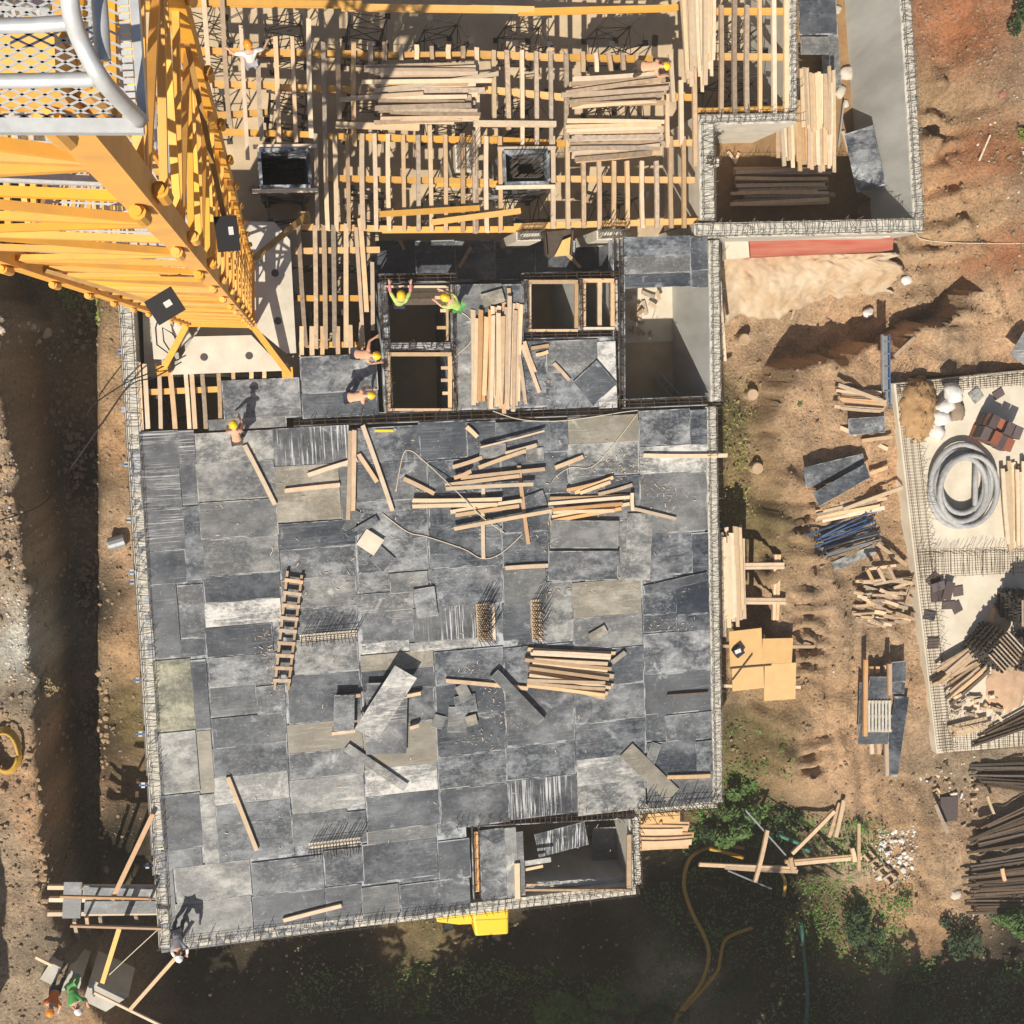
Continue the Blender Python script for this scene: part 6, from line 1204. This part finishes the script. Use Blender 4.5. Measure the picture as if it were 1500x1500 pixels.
# ------------------------------------------------------------------ people
def skin_obj(name, nodes, edges, root, mt, parent):
    me = bpy.data.meshes.new(name); me.from_pydata([n[0] for n in nodes], edges, []); me.update()
    o = bpy.data.objects.new(name, me); COL.objects.link(o); o.parent = parent
    md = o.modifiers.new('Skin', 'SKIN'); md.use_smooth_shade = True
    if not me.skin_vertices: me.skin_vertices.new() if hasattr(me.skin_vertices, 'new') else None
    for i, n in enumerate(nodes):
        s = me.skin_vertices[0].data[i]; r_ = n[1]; s.radius = r_ if isinstance(r_, tuple) else (r_, r_); s.use_root = (i == root)
    su = o.modifiers.new('Subdivision', 'SUBSURF'); su.levels = 1; su.render_levels = 2
    me.materials.append(MATS[mt]); return o
SC = .86      # figures scaled to the 2 m panels of this deck
def person(hp, z0, heading, label, bend=0.0, arms=('down', 'down'), shirt=None, trousers='cloth_navy', helmet='helmet_yellow', sleeve=None, stride=.0, crouch=0.0):
    "hp: photo pixel of the helmet; heading: direction faced, radians from +x"
    B = bend
    def up(x, y, z):           # bend the upper body forward about the hips
        zz = z - .93; return Vector((x, y * math.cos(B) + zz * math.sin(B), .93 - crouch + zz * math.cos(B) - y * math.sin(B)))
    nodes = []; edges = []; idx = {}
    def nd(k, p, r_, par=None):
        idx[k] = len(nodes); nodes.append((Vector(p), r_))
        if par: edges.append((idx[par], idx[k]))
    nd('pelvis', (0, 0, .95 - crouch), (.15, .105)); nd('waist', up(0, .0, 1.1), (.14, .10), 'pelvis'); nd('chest', up(0, .01, 1.3), (.165, .115), 'waist'); nd('neckbase', up(0, 0, 1.45), (.10, .08), 'chest')
    nd('neck', up(0, .01, 1.52), .055, 'neckbase'); hb = Vector((0, .03, 0)); look = -B * .45
    nd('head', up(0, .03, 1.62), (.078, .092), 'neck'); nd('crown', up(0, .025, 1.72), (.068, .08), 'head'); nd('nose', up(0, .125, 1.625), .016, 'head')
    for s, sd_ in ((-1, 'l'), (1, 'r')):
        mode = arms[0 if s < 0 else 1]; sh = up(s * .185, 0, 1.42)
        nd('sh' + sd_, sh, .068, 'neckbase')
        if mode == 'down': e = sh + Vector((s * .06, .04, -.29)); w = e + Vector((s * -.01, .1, -.24))
        elif mode == 'fwd': e = sh + Vector((s * .07, .16, -.22)); w = e + Vector((-s * .05, .24, -.05))
        elif mode == 'out': e = sh + Vector((s * .26, .03, -.1)); w = e + Vector((s * .14, .18, -.05))
        elif mode == 'reach': e = sh + Vector((s * .14, .24, -.03)); w = e + Vector((s * .02, .25, .04))
        nd('el' + sd_, e, .045, 'sh' + sd_); nd('wr' + sd_, w, .031, 'el' + sd_)
        d = (w - e).normalized(); sidev = Vector((s, 0, 0)) - d * d.x * s; sidev.normalize(); curl = sidev.cross(d) * s
        nd('pm' + sd_, w + d * .075, (.036, .02), 'wr' + sd_)
        for fi, (o_, ln) in enumerate(((-.03, .075), (-.01, .085), (.01, .08), (.03, .062))):
            nd(f'f{fi}{sd_}', w + d * (.075 + ln * .6) - sidev * o_, .0095, 'pm' + sd_); nd(f't{fi}{sd_}', w + d * (.075 + ln) - sidev * o_ - Vector((0, 0, .03)), .008, f'f{fi}{sd_}')
        nd('th' + sd_, w + d * .06 - sidev * .06, .011, 'wr' + sd_); nd('tt' + sd_, w + d * .1 - sidev * .07, .009, 'th' + sd_)
        st = stride * s
        nd('hip' + sd_, (s * .095, 0, .9 - crouch), .092, 'pelvis'); nd('kn' + sd_, (s * .12, .05 + st * .5 + crouch * .9, .5 - crouch * .35), .062, 'hip' + sd_); nd('ca' + sd_, (s * .125, .0 + st * .8 + crouch * .35, .32 - crouch * .15), .055, 'kn' + sd_); nd('an' + sd_, (s * .13, -.02 + st, .09), .04, 'ca' + sd_); nd('to' + sd_, (s * .145, .15 + st, .04), (.045, .033), 'an' + sd_)
    head = nodes[idx['crown']][0]
    # the helmet is what the photo pixel shows: place the feet under it
    hw = at(hp[0], hp[1], z0 + (head.z + .06) * SC); rz = heading - math.pi / 2; off = Matrix.Rotation(rz, 3, 'Z') @ Vector((head.x, head.y, 0)) * SC
    root = empty('person', (hw.x - off.x, hw.y - off.y, z0), label, 'person', None, rz); root.scale = (SC, SC, SC)
    body = skin_obj('body', nodes, edges, 0, 'skin', root)
    def wear(name, keys, mt, grow, links):
        mp = {}; nn = []; ee = []
        for k in keys: r_ = nodes[idx[k]][1]; mp[k] = len(nn); nn.append((nodes[idx[k]][0], tuple(x + grow for x in (r_ if isinstance(r_, tuple) else (r_, r_)))))
        for a, c in links: ee.append((mp[a], mp[c]))
        return skin_obj(name, nn, ee, 0, mt, root)
    wear('trousers', ['pelvis', 'hipl', 'knl', 'cal', 'anl', 'hipr', 'knr', 'car', 'anr'], trousers, .014, [('pelvis', 'hipl'), ('hipl', 'knl'), ('knl', 'cal'), ('cal', 'anl'), ('pelvis', 'hipr'), ('hipr', 'knr'), ('knr', 'car'), ('car', 'anr')])
    if shirt:
        wear('shirt', ['chest', 'waist', 'pelvis', 'neckbase', 'shl', 'shr', 'ell', 'elr'], shirt, .015, [('chest', 'waist'), ('waist', 'pelvis'), ('chest', 'neckbase'), ('neckbase', 'shl'), ('neckbase', 'shr'), ('shl', 'ell'), ('shr', 'elr')])
        if sleeve:
            for s in 'lr': wear('sleeve', ['el' + s, 'wr' + s], sleeve, .02, [('el' + s, 'wr' + s)])
    for s in 'lr': wear('boot', ['to' + s, 'an' + s], 'cloth_black', .012, [('to' + s, 'an' + s)])
    # helmet: dome, brim and ridge
    b_ = bmesh.new(); bmesh.ops.create_uvsphere(b_, u_segments=20, v_segments=12, radius=1)
    bmesh.ops.delete(b_, geom=[v for v in b_.verts if v.co.z < -.12], context='VERTS')
    for v in b_.verts:
        f = 1.0 + (.06 if abs(v.co.x) < .2 and v.co.z > .2 else 0); brim = max(0, .05 - v.co.z) * 3.0
        v.co = Vector((v.co.x * (.118 + brim * .07), v.co.y * (.142 + brim * .12) + .01, v.co.z * .125 * f))
    me = bpy.data.meshes.new('helmet'); b_.to_mesh(me); b_.free(); me.materials.append(MATS[helmet]); me.polygons.foreach_set('use_smooth', [True] * len(me.polygons))
    o = bpy.data.objects.new('helmet', me); COL.objects.link(o); o.parent = root; o.location = head + Vector((0, 0, .0)) + Vector((0, math.sin(B) * .02, .01)); o.rotation_euler = (-B * .75, 0, 0); o.scale = (1.12, 1.1, 1.12)
    for s in (-1, 1):
        k = MB(); e = up(s * .03, .10, 1.645); k.tube([e, e + (up(s * .03, .11, 1.645) - e)], .012, 8); k.build('eye', 'hair', body)
        k = MB(); e = up(s * .082, .02, 1.62); k.box(e, (.022, .035, .055)); k.build('ear', 'skin', body)
    k = MB(); k.tube([up(-.025, .108, 1.575), up(.025, .108, 1.575)], .007, 6); k.build('mouth', 'brick_red', body)
    return root
H = math.radians
person((363, 65), .0, H(100), 'worker in a white shirt standing on the joists near the crane', shirt='cloth_white', arms=('out', 'out'), bend=H(22), helmet='helmet_orange', trousers='cloth_grey')
person((976, 96), .0, H(-5), 'bare-backed worker bent at the end of the right plank pile', bend=H(60), arms=('fwd', 'fwd'), trousers='cloth_brown')
person((588, 433), -.75, H(88), 'worker in a pale vest reaching up out of the upper shaft', shirt='cloth_lime', sleeve='cloth_pink', arms=('reach', 'reach'), bend=H(15))
person((653, 436), .0, H(150), 'worker in a lime shirt at the rim of the upper shaft', shirt='cloth_lime', bend=H(45), arms=('fwd', 'fwd'), trousers='cloth_green')
person((551, 521), .0, H(-8), 'bare-backed worker with bent arms at the shaft wall, upper one', bend=H(50), arms=('out', 'fwd'), trousers='cloth_navy')
person((543, 579), .0, H(5), 'bare-backed worker bent over at the shaft wall, lower one', bend=H(58), arms=('fwd', 'down'), trousers='cloth_navy')
person((342, 623), .0, H(95), 'bare-backed worker at the top edge of the panelled deck by the short joists', bend=H(40), arms=('down', 'fwd'), trousers='cloth_brown')
person((262, 1404), .0, H(-85), 'worker in grey shirt and white helmet at the lower left deck corner', shirt='cloth_grey', sleeve='cloth_white', helmet='helmet_white', bend=H(50), arms=('fwd', 'fwd'), trousers='cloth_navy')
person((73, 1484), -1.0, H(-100), 'worker in orange with an orange helmet in the lower left corner', shirt='cloth_orange', helmet='helmet_orange', bend=H(25), arms=('fwd', 'down'))
person((114, 1482), -1.0, H(-70), 'worker in a green shirt beside the one in orange', shirt='cloth_green', helmet='helmet_white', bend=H(55), arms=('fwd', 'fwd'), trousers='cloth_green')
for i in range(3): tag(board('scaffold_board', at(562, 424 + i * 9, -.82), at(662, 423 + i * 9, -.82), .2, .05, 'timber_dark'), f'{["upper", "middle", "lower"][i]} dark board of the platform in the upper shaft', 'board', 'platform boards in the upper shaft')
# ------------------------------------------------------------------ vegetation
def leaf_cloud(k, c, rad, n, size, clumps=9, flat=1.0, rnd=R):
    cs = [(Vector((rnd.gauss(0, .5) * rad[0], rnd.gauss(0, .5) * rad[1], rnd.uniform(.1, 1) * rad[2])), rnd.uniform(.25, .5)) for _ in range(clumps)]
    for i in range(n):
        cc, cr_ = rnd.choice(cs); d = Vector((rnd.gauss(0, 1), rnd.gauss(0, 1), rnd.gauss(0, .8))).normalized() * rnd.random() ** .4
        p = Vector(c) + cc + Vector((d.x * rad[0], d.y * rad[1], d.z * rad[2])) * cr_
        a = rnd.uniform(0, 6.28); t = rnd.uniform(-.7, .7); u = Vector((math.cos(a), math.sin(a), math.sin(t) * .6)).normalized(); w = Vector((-math.sin(a), math.cos(a), rnd.uniform(-.5, .5))).normalized(); s = size * rnd.uniform(.6, 1.4)
        k.add([p - u * s * .5, p + w * s * .22, p + u * s * .5 + Vector((0, 0, -.1 * s)), p - w * s * .22], [(0, 1, 2, 3)])
    return cs
def bush(px, py, rad, n, label, mt='leaf', size=.16, clumps=10, cat='bush', group=None, pos=None, name='bush'):
    c = pos or gat(px, py); r_ = empty(name, c, label, cat, group); k = MB(); cs = leaf_cloud(k, c, rad, n, size, clumps); child_of(k.build('leaves', mt, kind='stuff'), r_)
    k = MB()
    for cc, _ in cs: k.tube([c - Vector((0, 0, .15)), c + cc * .45 + Vector((0, 0, .05)), c + cc], [.035, .025, .01], 5)
    child_of(k.build('stems', 'bark'), r_); return r_
bush(1072, 1192, (.95, .8, 1.0), 1300, 'pale green leafy bush at the lower right corner of the deck', 'leaf', .2)
bush(1040, 1215, (.5, .4, .6), 350, 'small bush left of the pale green one by the wall corner', 'leaf_dark', .14)
bush(1170, 1200, (1.1, .6, .5), 800, 'low green bush above the ditch', 'leaf_dark', .14)
bush(1100, 1222, (.5, .4, .4), 300, 'low straggly bush between wall corner and ditch', 'leaf_dark', .13)
bush(1250, 1345, (.7, .95, 1.1), 1100, 'dark leafy bush right of the ditch', 'leaf_dark', .15, 16)  # darker leaf copy puts the shade on this bush into its colour
bush(1278, 1385, (.6, .6, .7), 500, 'small twiggy bush below the dark leafy one', 'leaf_dark', .13)
bush(1485, 1345, (.9, .7, 1.0), 1100, 'green bush at the right edge below the rusty bars', 'leaf', .15)
bush(1395, 1370, (.9, .8, .9), 900, 'dark bush near the lower right below the bars', 'leaf_dark', .15)
bush(838, 1478, (1.1, .8, 1.3), 1500, 'large green bush at the bottom edge of the picture', 'leaf', .2, 14)
bush(912, 1464, (.5, .4, .6), 350, 'small green bush right of the large bottom one', 'leaf', .17)
bush(958, 1480, (.7, .5, .8), 600, 'green bush at the bottom beside the yellow hoses', 'leaf_dark', .18)
bush(520, 1492, (.8, .4, .7), 500, 'dark bush at the bottom edge left of centre', 'leaf_dark', .16)
bush(620, 1498, (.6, .4, .6), 350, 'second dark bush at the bottom edge left of centre', 'leaf_dark', .16)
bush(1090, 1440, (.6, .5, .5), 400, 'dark bush between the yellow and the green hose', 'leaf_dark', .15)
bush(1330, 1470, (1.0, .6, .7), 600, 'dark undergrowth bush at the bottom right', 'leaf_dark', .15)
bush(1497, 20, (.6, .8, .8), 700, 'green bush in the top right corner', 'leaf_dark', .14)
bush(1497, 200, (.45, .55, .6), 500, 'yellowish bush on the right edge of the red slope', 'leaf_pale', .13)
bush(100, 420, (.5, .6, .4), 300, 'pale green weeds in the trench below the crane', 'leaf_pale', .12, cat='weeds', name='weeds')
bush(62, 1008, (.4, .25, .25), 220, 'dry weeds on the left bank below the lime heap', 'dry_grass', .1, cat='weeds', name='weeds')
bush(97, 1252, (.25, .35, .3), 220, 'dry weeds on the left bank above the walkway', 'dry_grass', .1, cat='weeds', name='weeds')
bush(1170, 590, (.1, .18, .15), 50, 'tiny green seedling on the yard slope', 'leaf', .12, 3, cat='weeds', name='weeds')
# dry grass on the right slope
k = MB()
for i in range(5200):
    px = R.uniform(1400, 1530); py = R.uniform(-30, 480)
    if R.random() > min(1, max(0, (px - 1395 - max(0, py - 200) * .12) / 90)): continue
    p = at(px, py, 0); z = ground_z(p.x * 1.05, p.y * 1.05) if False else None
    q = at(px, py, -1.3); zz = -1.3
    a = R.uniform(0, 6.28); l = R.uniform(.08, .26); d = Vector((math.cos(a) * l, math.sin(a) * l, R.uniform(.02, .12)))
    k.v += [tuple(q + Vector((0, 0, 0))), tuple(q + Vector((-math.sin(a), math.cos(a), 0)) * .014), tuple(q + d)]; n = len(k.v); k.f.append((n - 3, n - 2, n - 1))
# drop the blades onto the terrain in one go
vv = np.array(k.v).reshape(-1, 3, 3); bx_, by_ = vv[:, 0, 0].copy(), vv[:, 0, 1].copy(); a_, b2 = proj_np(bx_, by_, -2.8); gz = ground_fn(bx_, by_, a_, b2)[0]
vv[:, :, 2] += (gz + 1.3)[:, None]; k.v = [tuple(t) for t in vv.reshape(-1, 3)]
o = k.build('dry_grass', 'dry_grass', kind='stuff'); tag(o, 'dry yellow grass over the slope at the upper right', 'grass')
# low undergrowth in the ditch and along the foot of the deck
def ground_leaves(zones, label, mt, size):
    P = []
    for (x0, y0, x1_, y1, n) in zones:
        for i in range(n):
            cx, cy = (R.uniform(x0, x1_), R.uniform(y0, y1)) if i % 12 == 0 else (cx, cy)
            q = at(cx + R.gauss(0, 9), cy + R.gauss(0, 8), -3.6); P.append((q.x, q.y))
    A = np.array(P); a_, b2 = proj_np(A[:, 0], A[:, 1], -2.8); gz = ground_fn(A[:, 0], A[:, 1], a_, b2)[0]; k = MB()
    for (x, y), z in zip(P, gz):
        if abs(z + 5.6) < 1e-6: continue
        a = R.uniform(0, 6.28); s = size * R.uniform(.5, 1.4); p = Vector((x, y, z + R.uniform(.03, .3))); u = Vector((math.cos(a), math.sin(a), R.uniform(-.3, .5))) * s * .5; w = Vector((-math.sin(a), math.cos(a), R.uniform(-.4, .4))) * s * .2
        k.add([p - u, p + w, p + u, p - w], [(0, 1, 2, 3)])
    o = k.build('undergrowth', mt, kind='stuff'); tag(o, label, 'undergrowth')
ground_leaves([(1015, 1180, 1260, 1260, 2200), (1060, 1060, 1120, 1180, 260), (960, 1290, 1300, 1500, 3000), (430, 1440, 1000, 1510, 1800), (1300, 1390, 1510, 1500, 1500), (1200, 1280, 1300, 1400, 900)], 'green undergrowth round the ditch below the deck', 'leaf', .13)
ground_leaves([(1060, 560, 1090, 760, 260), (80, 400, 140, 470, 200), (1440, -10, 1520, 130, 500)], 'sparse pale weeds on the soil', 'leaf_pale', .11)
# stones and rubble strewn on the soil
def rubble(zones, label, mt, name, smin, smax):
    P = []
    for (x0, y0, x1_, y1, n) in zones:
        for i in range(n): q = at(R.uniform(x0, x1_), R.uniform(y0, y1), -2.5); P.append((q.x, q.y))
    A = np.array(P); a_, b2 = proj_np(A[:, 0], A[:, 1], -2.8); gz = ground_fn(A[:, 0], A[:, 1], a_, b2)[0]; k = MB()
    for (x, y), z in zip(P, gz):
        if abs(z + 5.6) < 1e-6: continue
        s = smin + (smax - smin) * R.random() ** 3; pts = []
        for dz, rr, m_ in ((-.3, 1, 5), (.35, .85, 5)):
            for j in range(m_): a = 2 * math.pi * (j + R.random() * .7) / m_; pts.append((x + math.cos(a) * s * rr * R.uniform(.6, 1.1), y + math.sin(a) * s * rr * R.uniform(.6, 1.1), z + dz * s + s * .25))
        k.add(pts + [(x + R.gauss(0, .2) * s, y + R.gauss(0, .2) * s, z + s * .8)], [(j, (j + 1) % 5, 5 + (j + 1) % 5, 5 + j) for j in range(5)] + [(5 + j, 5 + (j + 1) % 5, 10) for j in range(5)])
    o = k.build(name, mt, kind='stuff'); tag(o, label, 'rubble')
rubble([(-20, 380, 90, 900, 1200), (-20, 950, 110, 1500, 900), (130, 430, 200, 1260, 500), (1060, 340, 1330, 480, 500), (1320, -20, 1520, 480, 1700), (1060, 480, 1340, 1160, 1500), (1240, 1150, 1520, 1400, 700), (250, 1390, 1250, 1520, 500)], 'brown clods and stones strewn over the bare soil', 'stone', 'loose_stones', .015, .085)
rubble([(0, 460, 60, 530, 90), (0, 600, 60, 820, 160), (20, 860, 74, 985, 320), (70, 880, 120, 960, 60), (80, 1130, 125, 1300, 90), (1400, 60, 1510, 460, 110), (1270, 1205, 1340, 1290, 330), (1060, 395, 1110, 450, 60), (1150, 700, 1260, 1180, 25), (1000, 1420, 1080, 1480, 80), (1180, 1380, 1500, 1500, 120), (420, 1400, 470, 1480, 30), (1480, 200, 1520, 330, 60), (1330, 1100, 1420, 1180, 60)], 'white chips of mortar and litter on the soil', 'stone_pale', 'mortar_chips', .012, .06)
rubble([(1280, 1212, 1335, 1285, 120)], 'crumpled white plastic and mortar scraps right of the short ladder', 'bag_white', 'plastic_scraps', .03, .16)
rubble([(1460, 225, 1520, 320, 40), (0, 470, 40, 510, 20)], 'large pale boulders on the grassy slope', 'stone_pale', 'boulders', .08, .3)
rubble([(0, 560, 64, 860, 260), (60, 640, 125, 980, 260), (76, 1000, 150, 1300, 300), (0, 980, 90, 1280, 160)], 'broken earth and stones along the lip of the left bank', 'stone', 'bank_rubble', .02, .15)
rubble([(66, 420, 122, 1300, 800)], 'clods fallen to the bottom of the dark trench', 'stone', 'trench_rubble', .02, .13)
# trees south of the picture whose shade lies over the ditch
for i in range(11):
    x = -9 + i * 3.4 + R.uniform(-.5, .5); y = (-27.2 if i in (4, 5, 6) else -28.2) + R.uniform(-.3, .3); h = [11, 11, 8.6, 8.0, 12.2, 12.8, 12.2, 8.5, 7.6, 7.2, 8][i]; z = -4.8 if i < 8 else -2.6
    r_ = empty('tree', (x, y, z), f'broad green tree beyond the ditch, {NTH[i]} from the left of its row', 'tree', 'trees beyond the ditch')
    k = MB(); k.tube([(x, y, z - .3), (x + .1, y, z + h * .35), (x, y + .1, z + h * .6)], [.22, .17, .1], 8)
    for q in range(5): a = q * 1.3 + i; k.tube([(x, y, z + h * (.3 + .06 * q)), (x + math.cos(a) * 1.2, y + math.sin(a) * 1.2, z + h * (.5 + .07 * q))], [.09, .03], 6)
    child_of(k.build('trunk', 'bark'), r_)
    k = MB(); leaf_cloud(k, (x, y, z + h * .22), (2.1, 1.9, h * .7), int(420 * h), .6, 40, rnd=random.Random(100 + i)); child_of(k.build('crown', 'leaf_dark', kind='stuff'), r_)

# ------------------------------------------------------------------ morning haze over the whole site
if HAZE:
    k = MB(); k.box((9, -4, (CAM_H + 2 - 9) / 2), (520, 520, CAM_H + 2 + 9)); hm = bpy.data.materials.new('haze'); hm.use_nodes = True; hn = hm.node_tree; hn.nodes.remove(hn.nodes['Principled BSDF'])
    pv = hn.nodes.new('ShaderNodeVolumePrincipled'); pv.inputs['Density'].default_value = HAZE; pv.inputs['Color'].default_value = (1, .93, .82, 1); pv.inputs['Anisotropy'].default_value = .2
    hn.links.new(pv.outputs[0], hn.nodes['Material Output'].inputs['Volume']); MATS['haze'] = hm; hz_ = k.build('haze', 'haze', kind='stuff'); tag(hz_, 'thin warm haze over the whole building site', 'haze')
